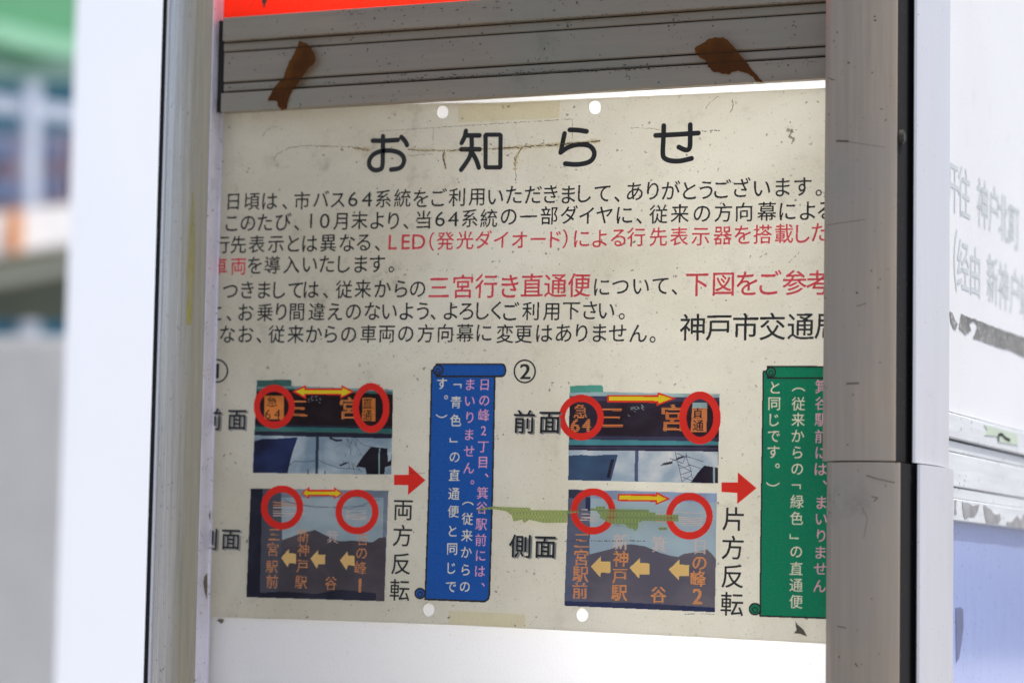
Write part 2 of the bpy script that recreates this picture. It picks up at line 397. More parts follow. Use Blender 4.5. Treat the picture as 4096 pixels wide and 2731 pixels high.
def body_strip(name, mat, pts):
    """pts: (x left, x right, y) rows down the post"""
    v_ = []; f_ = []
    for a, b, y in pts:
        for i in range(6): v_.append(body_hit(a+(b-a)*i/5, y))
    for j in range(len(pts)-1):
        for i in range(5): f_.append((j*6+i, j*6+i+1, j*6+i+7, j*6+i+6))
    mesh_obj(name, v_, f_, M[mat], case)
body_strip('yellow_streak', 'yellow_tint', [(768, 774, 770), (764, 778, 840), (758, 778, 930), (752, 778, 1020), (748, 776, 1090), (752, 772, 1150), (746, 770, 1230), (748, 764, 1300)])

# right corner post and side frame, in an upper and a lower length
XC = pxX(3585, 1000, -0.0278)
zj = P(3430, 1846, -0.028).z
def right_post(z0, z1, dx, dy, name):
    x0 = XR + dx; x1 = XC + dx; pr = []
    pr.append((x0, -0.002)); pr.append((x0, -0.0262+dy)); pr.append((x0+0.0004, -0.0268+dy)); pr.append((x0+0.0028, -0.0285+dy))
    for i in range(15):
        t = i/14; pr.append((x0+0.0034+(x1-0.0006-x0-0.0034)*t, -0.0280-0.0048*math.sin(math.pi*(0.08+0.92*t))+dy))
    pr += [(x1, pr[-1][1]+0.0006), (x1, pr[-1][1]+0.0012), (x1-0.0016, pr[-1][1]+0.0016), (x1-0.004, -0.002)]
    v, f = extrude_z(pr, z0, z1); o = mesh_obj(name, v, f, M['alu_corner'], case); auto_smooth(o, 25); return o
right_post(zj+0.0004, ZT+0.1, 0, 0, 'corner_post'); right_post(ZB-0.1, zj-0.0004, 0.0026, -0.0006, 'corner_post')
XS = XC + 0.006                                   # outer plane of the side frame
def ySide(px, py, x): return S(px, py, x).y
ys0 = ySide(3668, 1000, XS); ys1 = ySide(3800, 1000, XS)
def side_post(z0, z1, dx, dy):
    xx = XS+dx; a = ys0+dy; b = ys1+dy; pr = [(xx-0.0024, b), (xx-0.0024, a+0.0008), (xx-0.0018, a), (xx-0.0006, a+0.0008), (xx, a+0.003)]
    for i in range(1, 8):
        t = i/8; pr.append((xx+0.0034*math.sin(math.pi*t), a+0.003+(b-a-0.004)*t))
    pr += [(xx, b-0.001), (xx-0.001, b)]
    v, f = extrude_z(pr, z0, z1); o = mesh_obj('side_post', v, f, M['alu_side'], case); auto_smooth(o, 25)
side_post(zj+0.0004, ZT+0.1, 0, 0); side_post(ZB-0.1, zj-0.0004, 0.0026, 0.0)
# dark rubber groove between the two, again in two lengths
for z0, z1, dx in ((zj+0.0004, ZT+0.1, 0.0), (ZB-0.1, zj-0.0004, 0.0026)):
    x1 = XC+dx
    v, f = extrude_z([(x1-0.003, -0.0275), (x1-0.0002, -0.0275), (x1+0.0006, -0.0255), (x1+0.0006, ys0+0.004), (x1+0.002, ys0+0.0062), (XS+dx-0.0026, ys0+0.0062), (XS+dx-0.0026, ys1), (x1-0.006, ys1)], z0, z1)
    o = mesh_obj('corner_seal', v, f, M['rubber'], case); auto_smooth(o, 40)
# screw in the groove
sp_ = S(3608, 548, XC+0.0016)
mb = MB(); mb.tube(sp_+Vector((-0.001, 0, 0)), sp_+Vector((0.0008, 0, 0)), 0.0036, 16); mb.tube(sp_+Vector((0.0008, 0, 0)), sp_+Vector((0.0014, 0, 0)), 0.0026, 16)
o = mb.build('screw', plain('dull_screw', (0.05, 0.045, 0.035), 0.6, 0.3), case); auto_smooth(o)

# top rail: stacked strips with dark grooves
def railz(px, py, y): return P(px, py, y).z
xr1 = XR+0.012
def strip(name, ytop, ybot, yf, pxl, chamf=0.0006, mat='rail', n=0.010):
    z1 = railz(2085, ytop, yf); z0 = railz(2085, ybot, yf); x0 = pxX(pxl, 300, yf)
    pr = [(yf+n, z0), (yf+chamf, z0), (yf, z0+chamf), (yf, z1-chamf), (yf+chamf, z1), (yf+n, z1)]
    v = [(x0, y, z) for y, z in pr] + [(xr1, y, z) for y, z in pr]; k_ = len(pr)
    f = [(i, (i+1) % k_, k_+(i+1) % k_, k_+i) for i in range(k_)] + [tuple(range(k_-1, -1, -1)), tuple(range(k_, 2*k_))]
    o = mesh_obj(name, v, f, M[mat], case); auto_smooth(o, 15); return z0, z1
strip('rail_strip', -14, 84, -0.0150, 887)
strip('rail_strip', 93, 129, -0.0110, 893)
strip('rail_strip', 133, 257, -0.0114, 895)
strip('rail_strip', 263, 297, -0.0110, 897)
zrb, _ = strip('rail_strip', 302, 382, -0.0150, 887, n=0.006)
z0 = railz(2085, 372, -0.0145); z1 = railz(2085, -10, -0.0145)
mb = MB(); mb.box((XL-0.02, -0.0095, z0), (xr1, -0.0045, z1)); mb.build('rail_shade_backing', M['groove'], case)  # near-black backing paints in the shade of the grooves and left gap
zrt = z1

# side face: panel field, rails and lower blue field (set back from the side frame)
XF = XS-0.010
yE = ySide(4096, 1300, XF)+0.10
M['side_white'] = sheet('side_white_sheet', (0.90, 0.91, 0.92), 0.2, gloss=0.05, dirty=0.10, film=(0.6, 0.62, 0.60))
M['side_rail'] = grimy('side_rail_paint', (0.66, 0.68, 0.69), 0.45, 0.0, dirt=(0.12, 0.12, 0.11), amount=0.4, streak=(6, 0.4, 6), speck_scale=200)
M['side_blue'] = grimy('side_blue_gloss', (0.44, 0.54, 0.92), 0.16, 0.0, dirt=(0.1, 0.1, 0.14), amount=0.35, streak=(6, 6, 0.3), clearcoat=0.7, var=0.015)
side = thing('side_display_face', 'bright side face of the case with washed-out lettering and a blue lower field', 'display panel', (XF, ys1, ZB-0.9))
def sz(px, py, x): return S(px, py, x).z
SX = Vector((1, 0, 0))
yb0 = ys0+0.012
zA = sz(3960, 1688, XF)            # lower edge of the white sheet
mb = MB(); mb.box((XF-0.004, yb0, zA), (XF, yE, ZT+0.1)); mb.build('white_backing', M['side_white'], side)
def sstrip(name, ya, yb_, x, mat):
    z1 = sz(3960, ya, x); z0 = sz(3960, yb_, x); c_ = 0.0006
    pr = [(XF-0.006, z0), (x-c_, z0), (x, z0+c_), (x, z1-c_), (x-c_, z1), (XF-0.006, z1)]
    v = [(xx, yb0, z) for xx, z in pr] + [(xx, yE, z) for xx, z in pr]; k_ = len(pr)
    f = [(i, (i+1) % k_, k_+(i+1) % k_, k_+i) for i in range(k_)] + [tuple(range(k_-1, -1, -1)), tuple(range(k_, 2*k_))]
    o = mesh_obj(name, v, f, M[mat], side); auto_smooth(o, 15)
sstrip('side_rail', 1692, 1786, XF+0.003, 'side_rail')
sstrip('side_rail', 1797, 1838, XF+0.001, 'side_rail')
sstrip('side_rail', 1841, 1968, XF+0.0016, 'side_rail')
sstrip('side_rail', 1972, 2012, XF+0.001, 'side_rail')
sstrip('side_rail', 2014, 2098, XF+0.003, 'side_rail')
mb = MB(); mb.box((XF-0.008, yb0, sz(3960, 2095, XF)), (XF-0.0062, yE, sz(3960, 1690, XF))); mb.build('side_rail_backing', M['groove'], side)
mb = MB(); mb.box((XF-0.004, yb0, ZB-0.1), (XF-0.001, yE, sz(3960, 2101, XF))); mb.build('blue_field', M['side_blue'], side)
# writing on the side face
GW = Writer(lambda x, y: S(x, y, XF+0.0002), Vector((0, 1, 0)), Vector((0, 0, 1)), SX)
M['grey_ink2'] = sheet('washed_grey_ink', (0.58, 0.62, 0.63), 0.1, gloss=0.05)
kx, ky = 546/951, 900/1568
def Zs(x, y): return (3550+x*kx, 550+y*ky)
l1 = [('开', 452, 335), ('往', 535, 385), ('神', 662, 460), ('户', 740, 505), ('北', 812, 560), ('町', 885, 615)]
l2 = [('（', 474, 850), ('经', 528, 890), ('由', 612, 935), ('新', 732, 990), ('神', 808, 1035), ('户', 885, 1075), ('站', 958, 1120)]
for ln in (l1, l2):
    mb = MB()
    for ch, x, y in ln:
        a, b = Zs(x, y)
        GW.put(mb, ch, a, b, 0.0335, tall=0.92 if ch != '（' else 1.1, wide=0.92)
    mb.build('faded_lettering', M['grey_ink2'], side)
M['peel'] = grimy('peeled_tape_dirt', (0.20, 0.20, 0.19), 0.8, 0, dirt=(0.62, 0.62, 0.6), amount=1.0, speck_scale=420, speck=0.45, var=0.5, bigscale=60)
def side_patch(name, pts, x, mat, fn=Zs, parent=side):
    q = []
    n = len(pts)
    for i in range(n):
        a = pts[i]; b = pts[(i+1) % n]
        L = math.hypot(b[0]-a[0], b[1]-a[1]); m = max(1, int(L/9))
        for j in range(m):
            t = j/m; q.append((a[0]+(b[0]-a[0])*t+random.uniform(-1.5, 1.5), a[1]+(b[1]-a[1])*t+random.uniform(-4, 4)))
    mb = MB(); mb.plate([S(*fn(*p), x) for p in q], n=SX, th=0.0002); return mb.build(name, M[mat], parent)
o1 = side_patch('torn_tape_strip', [(515, 1232), (630, 1275), (760, 1325), (951, 1392), (1080, 1440), (1080, 1570), (951, 1530), (860, 1480), (790, 1465), (700, 1430), (600, 1395), (630, 1310), (600, 1275), (570, 1300), (585, 1345), (548, 1372), (500, 1330)], XF+0.0004, 'peel', parent=None)
tag(o1, 'long torn dark tape strip slanting down across the bright side face', 'tape')
o1 = side_patch('torn_tape_scrap', [(436, 1215), (455, 1225), (468, 1270), (490, 1300), (478, 1335), (458, 1325), (440, 1275)], XF+0.0004, 'peel', parent=None)
tag(o1, 'small dark tape scrap at the inner edge of the side face', 'tape')
def Z3s(x, y): return (3550+x*546/643, 1400+y*1331/1568)
M['peel2'] = plain('bare_grey_metal', (0.30, 0.30, 0.30), 0.7, var=0.3, scale=90)
for pts in ([(352, 712), (385, 722), (405, 735), (435, 728), (425, 755), (412, 785), (385, 780), (368, 795), (358, 775)],
            [(453, 730), (480, 745), (505, 775), (530, 768), (535, 800), (522, 818), (495, 815), (465, 812)],
            [(560, 812), (590, 805), (612, 780), (628, 800), (643, 770), (675, 800), (675, 835), (620, 832), (565, 826)],
            [(318, 704), (326, 706), (324, 730), (326, 775), (317, 775)]):
    side_patch('peeled_paint', pts, XF+0.0033, 'peel2', fn=Z3s)
M['sticker'] = plain('pale_green_paper', (0.50, 0.58, 0.46), 0.8)
mb = MB(); mb.plate([S(*Z3s(*p), XF+0.0034) for p in [(455, 352), (612, 395), (615, 448), (525, 432), (520, 405), (460, 400), (470, 375)]], n=SX, th=0.0002)
o = mb.build('paper_scrap', M['sticker']); tag(o, 'torn pale green paper scrap stuck on the side rail', 'paper scrap')
def s_ribbon(mb, pts, wd, x, fn):
    for a, b in zip(pts, pts[1:]):
        A = S(*fn(*a), x); B = S(*fn(*b), x); d = (B-A).normalized(); q = SX.cross(d)*wd
        mb.plate([A-q, B-q, B+q, A+q], n=SX, th=0.0001)
mb = MB(); s_ribbon(mb, [(525, 430), (524, 398), (540, 396), (558, 415), (578, 424)], 0.0008, XF+0.0037, Z3s)
mb.build('scribble', M['ink'], o)
mb = MB(); mb.plate([S(*Z3s(*p), XF-0.0006) for p in [(322, 1212), (345, 1210), (357, 1220), (359, 1300), (350, 1380), (338, 1450), (325, 1470)]], n=SX, th=0.0002)
mb.build('dust_smear', filmy('dust_film', (0.7, 0.7, 0.75), (0.28, 0.30, 0.42), 0.55), side)

# red sign sheet above the rail
zr = zrt-0.004
o = None
mb = MB(); mb.plate([Vector((XL-0.0005, -0.0044, zr)), Vector((xr1, -0.0044, zr)), Vector((xr1, -0.0044, ZT)), Vector((XL-0.0005, -0.0044, ZT))], th=0.001); o = mb.build('red_sign_sheet', M['red_sign'])
tag(o, 'glossy bright red sign sheet above the grey top rail', 'sign')
mb = MB(); mb.plate([P(x, y, -0.0047) for x, y in [(1047, 5), (1058, -12), (1070, -6), (1062, 15), (1058, 32), (1053, 28), (1052, 16)]]); mb.build('dirt_blob', M['crack'], o)

# =================================================================== the notice
notice = thing('notice_sheet', 'faded cream plastic notice with large black Japanese heading and four bus pictures', 'notice', P(2050, 2500, 0))
def circ(px, py, rx, ry, n=32, y=YN):
    return [P(px+rx*math.cos(2*math.pi*i/n), py+ry*math.sin(2*math.pi*i/n), y) for i in range(n)]
outer = [(790, 438), (1300, 424), (1600, 418), (1755, 414), (1990, 411), (2400, 393), (2800, 375), (3345, 351), (3345, 2575), (3100, 2562), (2840, 2549), (2550, 2535), (2300, 2522), (2000, 2507), (1720, 2494), (1300, 2480), (1000, 2471), (770, 2464)]
mb = MB(); mb.plate([P(x, y, YN) for x, y in outer], [circ(1769, 449, 24, 26), circ(2379, 430, 25, 28), circ(1714, 2437, 24, 27), circ(2328, 2458, 25, 27)], th=0.0008)
mb.build('plastic_sheet', M['notice'], notice)

A = lambda x, y: (820+x/1.8375, 680+y/1.8375)
B = lambda x, y: (2000+x/1.809, 680+y/1.809)
def em_at(px, py, e): return W.em(px, py, e)
EM = em_at(1500, 900, 77)
def dirline(pts):
    a, b = pts[0], pts[-1]; d = (P(*b, YP)-P(*a, YP)).normalized(); return d
def proj(p):
    d = p-CAM; k_ = FPX/d.dot(F); return (2048+d.dot(RT)*k_, 1365.5-d.dot(UP)*k_)
class Print:
    """one printed area: shapes painted over each other, then cut into one flat layer of ink pieces, part by part"""
    def __init__(s, cell=2.0): s.ops = []; s.cell = cell
    def add(s, part, mats, mb):
        for f, m in zip(mb.f, mb.m):
            s.ops.append((part, mats[m], [proj(mb.v[i]) for i in f]))
    def finish(s):
        ops = []
        for part, mk, pl_ in s.ops:
            a = np.array(pl_); x, y = a[:, 0], a[:, 1]
            if abs(np.dot(x, np.roll(y, -1))-np.dot(y, np.roll(x, -1))) > 0.4: ops.append((part, mk, a))
        al = np.concatenate([o_[2] for o_ in ops]); x0, y0 = al.min(0)-1; x1, y1 = al.max(0)+1; c = s.cell
        nx, ny = int((x1-x0)/c)+1, int((y1-y0)/c)+1
        ids = np.zeros((ny, nx), np.int32); keys = [None]
        for part, mk, a in ops:
            if (part, mk) not in keys: keys.append((part, mk))
            kid = keys.index((part, mk))
            i0 = max(0, int((a[:, 0].min()-x0)/c)-1); i1 = min(nx, int((a[:, 0].max()-x0)/c)+2)
            j0 = max(0, int((a[:, 1].min()-y0)/c)-1); j1 = min(ny, int((a[:, 1].max()-y0)/c)+2)
            X = x0+(np.arange(i0, i1)+0.5)*c; Y = y0+(np.arange(j0, j1)+0.5)*c
            ins = np.zeros((len(Y), len(X)), bool)
            for (ax, ay), (bx, by) in zip(a, np.roll(a, -1, 0)):
                if ay == by: continue
                hit = ((ay > Y) != (by > Y)); xi = ax+(Y-ay)*(bx-ax)/(by-ay)
                ins ^= hit[:, None] & (X[None, :] < xi[:, None])
            if mk in ('orange', 'orange_l', 'pale', 'orange2'):      # lamp dots of the destination display
                ins &= ~(((Y % 8.0) < 1.9)[:, None] & np.ones(len(X), bool)[None, :])
            sub = ids[j0:j1, i0:i1]; sub[ins] = kid
        parts = {}
        for j in range(ny):
            row = ids[j]; ch_ = np.flatnonzero(np.diff(row))+1; st = np.concatenate([[0], ch_]); en = np.concatenate([ch_, [nx]])
            for a_, b_ in zip(st, en):
                v_ = row[a_]
                if v_ == 0: continue
                part, mk = keys[v_]; P_ = parts.setdefault(part, (MB(), []))
                if mk not in P_[1]: P_[1].append(mk)
                xa, xb, ya, yb = x0+a_*c, x0+b_*c, y0+j*c, y0+(j+1)*c
                P_[0].add([P(xa, yb, YP), P(xb, yb, YP), P(xb, ya, YP), P(xa, ya, YP)], [(0, 1, 2, 3)], P_[1].index(mk))
        for part, (mb, mk) in parts.items():
            mb.build(part[0], [M[m] for m in mk], notice)
def textline(segs, name='text_line'):
    """segs: list of (mapper, em, matkey, [(char, x, y)...])"""
    allp = []; mats = []; mb = MB()
    for mp, e, mk, cs in segs:
        for ch, x, y in cs:
            if ch not in MARKS: allp.append(mp(x, y))
    d = dirline(allp)
    for mp, e, mk, cs in segs:
        if mk not in mats: mats.append(mk)
        for ch, x, y in cs:
            q = mp(x, y); kw = {}
            if ch in '64102LED': kw = dict(tall=1.10, wide=1.30 if ch in '640' else 1.16, heavy=ch in 'LED')
            elif 'ぁ' <= ch <= 'ん': kw = dict(tall=1.05, wide=1.04)
            W.put(mb, ch, q[0], q[1], e, mi=mats.index(mk), e1=d, **kw)
    pr = Print(1.4); pr.add((name, 0), mats, mb); pr.finish()
def cs(s, xy): return [(c, *p) for c, p in zip(s, xy)]
def pr_(s, *n): return [(c, n[2*i], n[2*i+1]) for i, c in enumerate(s)]
EB = em_at(2800, 1000, 76)
textline([(A, EM, 'ink', pr_('日頃は、市バス64系統をご利用い', 208,230, 345,230, 475,228, 585,270, 712,225, 853,215, 975,218, 1088,215, 1190,215, 1310,212, 1450,207, 1585,210, 1720,205, 1850,200, 1995,195, 2135,195)),
          (B, EM, 'ink', pr_('ただきまして、ありがとうございます。', 100,180, 240,178, 365,175, 495,178, 610,170, 740,168, 845,212, 975,155, 1105,150, 1235,150, 1370,150, 1490,145, 1610,140, 1750,130, 1895,130, 2045,125, 2190,120, 2305,165))])
textline([(A, EM, 'ink', pr_('このたび、10月末より、当64系統', 195,390, 315,388, 440,385, 575,380, 672,425, 780,375, 880,375, 995,375, 1135,370, 1265,370, 1385,372, 1475,415, 1605,365, 1728,360, 1825,360, 1945,355, 2085,355)),
          (B, EM, 'ink', pr_('の一部ダイヤに、従来の方向幕による', 62,335, 205,338, 355,330, 500,325, 625,330, 755,325, 900,325, 1005,370, 1145,320, 1300,315, 1460,312, 1615,308, 1765,305, 1930,300, 2080,298, 2225,295, 2355,290))])
textline([(A, EM, 'ink', pr_('行先表示とは異なる、', 120,548, 245,548, 380,545, 520,542, 650,540, 770,540, 905,535, 1045,535, 1165,530, 1265,575)),
          (A, EM, 'ink_red', pr_('LED（発光ダイ', 1380,530, 1475,528, 1570,527, 1665,525, 1765,520, 1910,515, 2045,512, 2175,512)),
          (B, EM, 'ink_red', pr_('オード）による行先表示器を搭載した', 140,505, 275,500, 400,500, 470,498, 590,495, 720,495, 855,488, 985,485, 1145,483, 1295,480, 1450,478, 1610,472, 1755,468, 1900,465, 2055,460, 2190,460, 2315,450))])
textline([(A, EM, 'ink_red', pr_('車両', 105,708, 245,705)),
          (A, EM, 'ink', pr_('を導入いたします。', 365,700, 495,698, 635,695, 770,692, 895,690, 1020,690, 1145,690, 1265,688, 1368,730))])
EL = em_at(1900, 1145, 101)
textline([(A, EM, 'ink', pr_('つきましては、従来からの', 185,885, 310,880, 435,880, 545,880, 665,880, 780,878, 885,922, 1020,877, 1160,873, 1305,873, 1440,872, 1562,870)),
          (A, EL, 'ink_red', pr_('三宮行', 1718,862, 1895,855, 2065,853)),
          (B, EL, 'ink_red', pr_('き直通便', 70,840, 230,835, 400,835, 572,832)),
          (B, EM, 'ink', pr_('について、', 735,845, 870,840, 1020,838, 1160,835, 1260,882)),
          (B, EL, 'ink_red', pr_('下図をご参考', 1425,824, 1615,822, 1785,820, 1955,817, 2130,815, 2300,815))])
textline([(A, EM, 'ink', pr_('に、お乗り間違えのないよう、よろしく', 72,1050, 175,1090, 300,1045, 440,1045, 560,1040, 675,1040, 820,1040, 955,1040, 1090,1038, 1230,1037, 1355,1037, 1480,1037, 1600,1035, 1675,1080, 1805,1035, 1920,1035, 2040,1033, 2140,1030)),
          (B, EM, 'ink', pr_('ご利用下さい。', 80,1025, 220,1020, 370,1020, 515,1015, 650,1015, 770,1015, 880,1058))])
textline([(A, EM, 'ink', pr_('なお、従来からの車両の方向幕に', 165,1205, 300,1205, 395,1250, 525,1205, 665,1205, 800,1205, 925,1205, 1055,1205, 1200,1203, 1335,1200, 1475,1200, 1620,1200, 1765,1198, 1910,1197, 2050,1195)),
          (B, EM, 'ink', pr_('変更はありません。', 35,1185, 170,1185, 320,1180, 460,1178, 590,1178, 720,1178, 850,1178, 1000,1180, 1103,1225))])
EK = em_at(2900, 1305, 116)
textline([(B, EK, 'ink', pr_('神戸市交通局', 1390,1137, 1580,1136, 1775,1134, 1970,1132, 2175,1130, 2368,1128))])

# heading drawn as round-ended strokes
T = lambda x, y: (1400+x/1.568, 450+y/1.568)
def catmull(p, n=6, closed=False):
    out = []; m = len(p)
    for i in range(m-1):
        p0 = p[max(0, i-1)]; p1 = p[i]; p2 = p[i+1]; p3 = p[min(m-1, i+2)]
        for j in range(n):
            t = j/n
            out.append(tuple(0.5*((2*b)+(-a+c)*t+(2*a-5*b+4*c-d)*t*t+(-a+3*b-3*c+d)*t**3) for a, b, c, d in zip(p0, p1, p2, p3)))
    out.append(p[-1]); return out
def stroke(mb, pts, hw, y, mi=0, curve=True, mp=T, cap=True):
    q = catmull(pts) if (curve and len(pts) > 2) else pts
    q = [P(*mp(*a), y) for a in q]
    n = len(q); L = []; Rr = []
    for i in range(n):
        d = (q[min(n-1, i+1)]-q[max(0, i-1)]).normalized(); s_ = Vector((-d.z, 0, d.x))*hw
        L.append(q[i]+s_); Rr.append(q[i]-s_)
    poly = L[:]
    if cap:
        d = (q[-1]-q[-2]).normalized(); s_ = Vector((-d.z, 0, d.x))
        poly += [q[-1]+s_*hw*math.cos(a)+d*hw*math.sin(a) for a in [math.pi*i/8 for i in range(1, 8)]]
    poly += Rr[::-1]
    if cap:
        d = (q[0]-q[1]).normalized(); s_ = Vector((d.z, 0, -d.x))
        poly += [q[0]-s_*hw*math.cos(a)+d*hw*math.sin(a) for a in [math.pi*i/8 for i in range(1, 8)]]
    # quads along the body + fans for the caps
    mb.add(L+Rr, [(i, i+1, n+i+1, n+i) for i in range(n-1)], mi)
    if cap:
        for a, b in ((q[-1], q[-2]), (q[0], q[1])):
            d = (a-b).normalized(); s_ = Vector((-d.z, 0, d.x))
            fan = [a+s_*hw*math.cos(t)+d*hw*math.sin(t) for t in [math.pi*i/10 for i in range(11)]]
            mb.add(fan, [tuple(range(11))], mi)
HW = (P(*T(0, 0), YP)-P(*T(13.6, 0), YP)).length
heading = [
 [[(143, 178), (220, 178), (300, 173)], [(207, 150), (206, 250), (203, 335), (187, 358), (150, 361), (123, 338), (122, 300), (148, 264), (200, 243), (260, 241), (310, 255), (337, 285), (335, 322), (310, 350), (258, 359)], [(322, 155), (345, 180), (358, 205)]],
 [[(727, 117), (718, 155), (700, 192)], [(735, 145), (812, 145)], [(698, 232), (813, 232)], [(763, 150), (762, 232), (745, 290), (697, 360)], [(772, 262), (793, 302), (808, 346)]],
 [[(1378, 110), (1430, 112), (1484, 120)], [(1346, 133), (1336, 180), (1321, 252)], [(1321, 252), (1372, 218), (1435, 202), (1500, 210), (1531, 247), (1523, 290), (1487, 316), (1420, 327), (1350, 322)]],
 [[(1917, 145), (2050, 139), (2185, 130)], [(1968, 84), (1965, 180), (1962, 258), (1973, 287), (2010, 303), (2070, 305), (2142, 289)], [(2134, 78), (2134, 150), (2130, 222), (2105, 236), (2062, 218)]],
]
for ci, ch in enumerate(heading):
    mb = MB()
    for si, st in enumerate(ch): stroke(mb, st, HW, YP-0.00003*si)
    if ci == 1:
        o_ = [(836, 141), (850, 127), (945, 127), (958, 141), (956, 346), (943, 359), (850, 359), (837, 346)]
        i_ = [(864, 154), (931, 154), (929, 332), (863, 332)]
        mb.plate([P(*T(*a), YP-0.0002) for a in o_], [[P(*T(*a), YP-0.0002) for a in i_]], th=0.00005)
    mb.build('heading_character', M['ink'], notice)

# --- circled numbers, side labels, captions
def ellipse_ring(mb, c, ro, ri, y, mi=0, n=48, mp=lambda x, y: (x, y)):
    if isinstance(ro, (int, float)): ro = (ro, ro); ri = (ri, ri)
    f = lambda r: [P(*mp(c[0]+r[0]*math.cos(2*math.pi*i/n), c[1]+r[1]*math.sin(2*math.pi*i/n)), y) for i in range(n)]
    o_, i_ = f(ro), f(ri); mb.add(o_+i_, [(k_, (k_+1) % n, n+(k_+1) % n, n+k_) for k_ in range(n)], mi)
for d_, cx_, cy_, em_ in (('1', 868, 1483, 84), ('2', 2099, 1485, 86)):
    mb = MB(); ellipse_ring(mb, (cx_, cy_), (45, 48), (38.5, 41.5), YP)
    W.put(mb, d_, cx_, cy_, em_at(cx_, cy_, em_), tall=1.0, wide=1.15, lift=0.0)
    W.put(mb, d_, cx_+3, cy_, em_at(cx_, cy_, em_), tall=1.0, wide=1.15, lift=0.0001)
    mb.build('circled_number', M['ink'], notice)
for s_, pts, e_ in (('前面', [(848, 1676), (948, 1676)], 92), ('側面', [(830, 2154), (923, 2154)], 92), ('前面', [(2096, 1686), (2198, 1686)], 100), ('側面', [(2078, 2182), (2180, 2184)], 100)):
    mb = MB()
    for ch, (x, y) in zip(s_, pts):
        W.put(mb, ch, x+7, y+5, em_at(x, y, e_), mi=1, lift=0.0)
        W.put(mb, ch, x, y, em_at(x, y, e_), mi=0, lift=0.0001)
    mb.build('picture_label', [M['ink'], M['shadow_ink']], notice)
for s_, pts, e_ in (('両方反転', [(1612, 2036), (1609, 2141), (1603, 2253), (1598, 2358)], 93), ('片方反転', [(2932, 2074), (2930, 2189), (2929, 2303), (2927, 2414)], 102)):
    mb = MB()
    for ch, (x, y) in zip(s_, pts): W.put(mb, ch, x, y, em_at(x, y, e_))
    mb.build('caption', M['ink'], notice)

Z3 = lambda x, y: (820+x/2.529, 1380+y/2.529)
Z4 = lambda x, y: (820+x/2.24, 1900+y/2.24)
Z5 = lambda x, y: (1640+x/1.425, 1400+y/1.425)
Z6 = lambda x, y: (2180+x/2.904, 1460+y/2.904)
Z7 = lambda x, y: (2180+x/2.704, 1920+y/2.704)
Z8 = lambda x, y: (2840+x/1.306, 1400+y/1.306)
def poly(mb, pts, mp, lay, mi=0, closed=True):
    mb.plate([P(*mp(*a), YP-0.00005*lay) for a in pts], th=0.00003, mi=mi)
def part_poly(name, pts, mp, lay, mat):
    mb = MB(); poly(mb, pts, mp, lay); return mb.build(name, M[mat], notice)
part_poly('red_arrow', [(1912, 1310), (2060, 1310), (2060, 1212), (2230, 1365), (2052, 1515), (2055, 1415), (1912, 1413)], Z3, 0, 'ring_red')
part_poly('red_arrow', [(60, 690), (145, 690), (145, 637), (243, 720), (142, 803), (142, 745), (60, 740)], Z8, 0, 'ring_red')

def outline(mb, pts, mp, lay, hw_px, mi, closed=False):
    if closed: pts = pts+[pts[0]]
    a = P(*mp(*pts[0]), YP); hw = (P(*mp(pts[0][0]+hw_px, pts[0][1]), YP)-a).length
    for k_, (a, b) in enumerate(zip(pts, pts[1:])):
        stroke(mb, [a, b], hw, YP-0.00005*lay-0.000004*(k_ % 3), mi, curve=False, mp=mp)
def scroll(mp, col, body_, bar, curl, foot, edge, hidden=False):
    mb = MB()
    poly(mb, body_, mp, 0, 0); outline(mb, body_, mp, 2, edge, 1, True)
    poly(mb, bar, mp, 3, 0); outline(mb, bar, mp, 5, edge, 1, True)
    n = 20
    for (cx_, cy_, r_), L_ in ((curl, 7), (foot, 7)):
        c_ = [(cx_+r_*math.cos(2*math.pi*i/n), cy_+r_*math.sin(2*math.pi*i/n)) for i in range(n)]
        poly(mb, c_, mp, L_, 0); outline(mb, c_, mp, L_+2, edge, 1, True)
        outline(mb, [(cx_+r_*0.45*math.cos(t), cy_+r_*0.15+r_*0.45*math.sin(t)) for t in [i*0.6 for i in range(-4, 7)]], mp, L_+3, edge*0.7, 1)
    pr = Print(1.6); pr.add(('printed_scroll', 0), [col, 'ink'], mb); return pr
def rr(x0, y0, x1, y1, r, n=6, sides='r'):
    pts = []
    for i in range(n+1):
        t = -math.pi/2+math.pi*i/n; pts.append((x1-r+r*math.cos(t), (y0+y1)/2+(y1-y0)/2*math.sin(t)))
    return [(x0, y0)]+pts+[(x0, y1)]
def mk_scroll(mp, col, edge, body_, bar, curl, foot):
    return scroll(mp, col, body_, bar, curl, foot, edge)
SB = mk_scroll(Z5, 'blue', 4.9, [(124, 115), (484, 118), (470, 800), (452, 1395), (445, 1418), (425, 1431), (86, 1418), (88, 1380), (108, 800)], rr(150, 80, 545, 149, 20), (160, 113, 27), (57, 1385, 28))
SG = mk_scroll(Z8, 'green', 4.2, [(279, 110), (720, 112), (720, 1402), (262, 1387), (266, 1000), (272, 600)], [(300, 85), (720, 88), (720, 148), (300, 145)], (318, 115, 24), (235, 1351, 29))
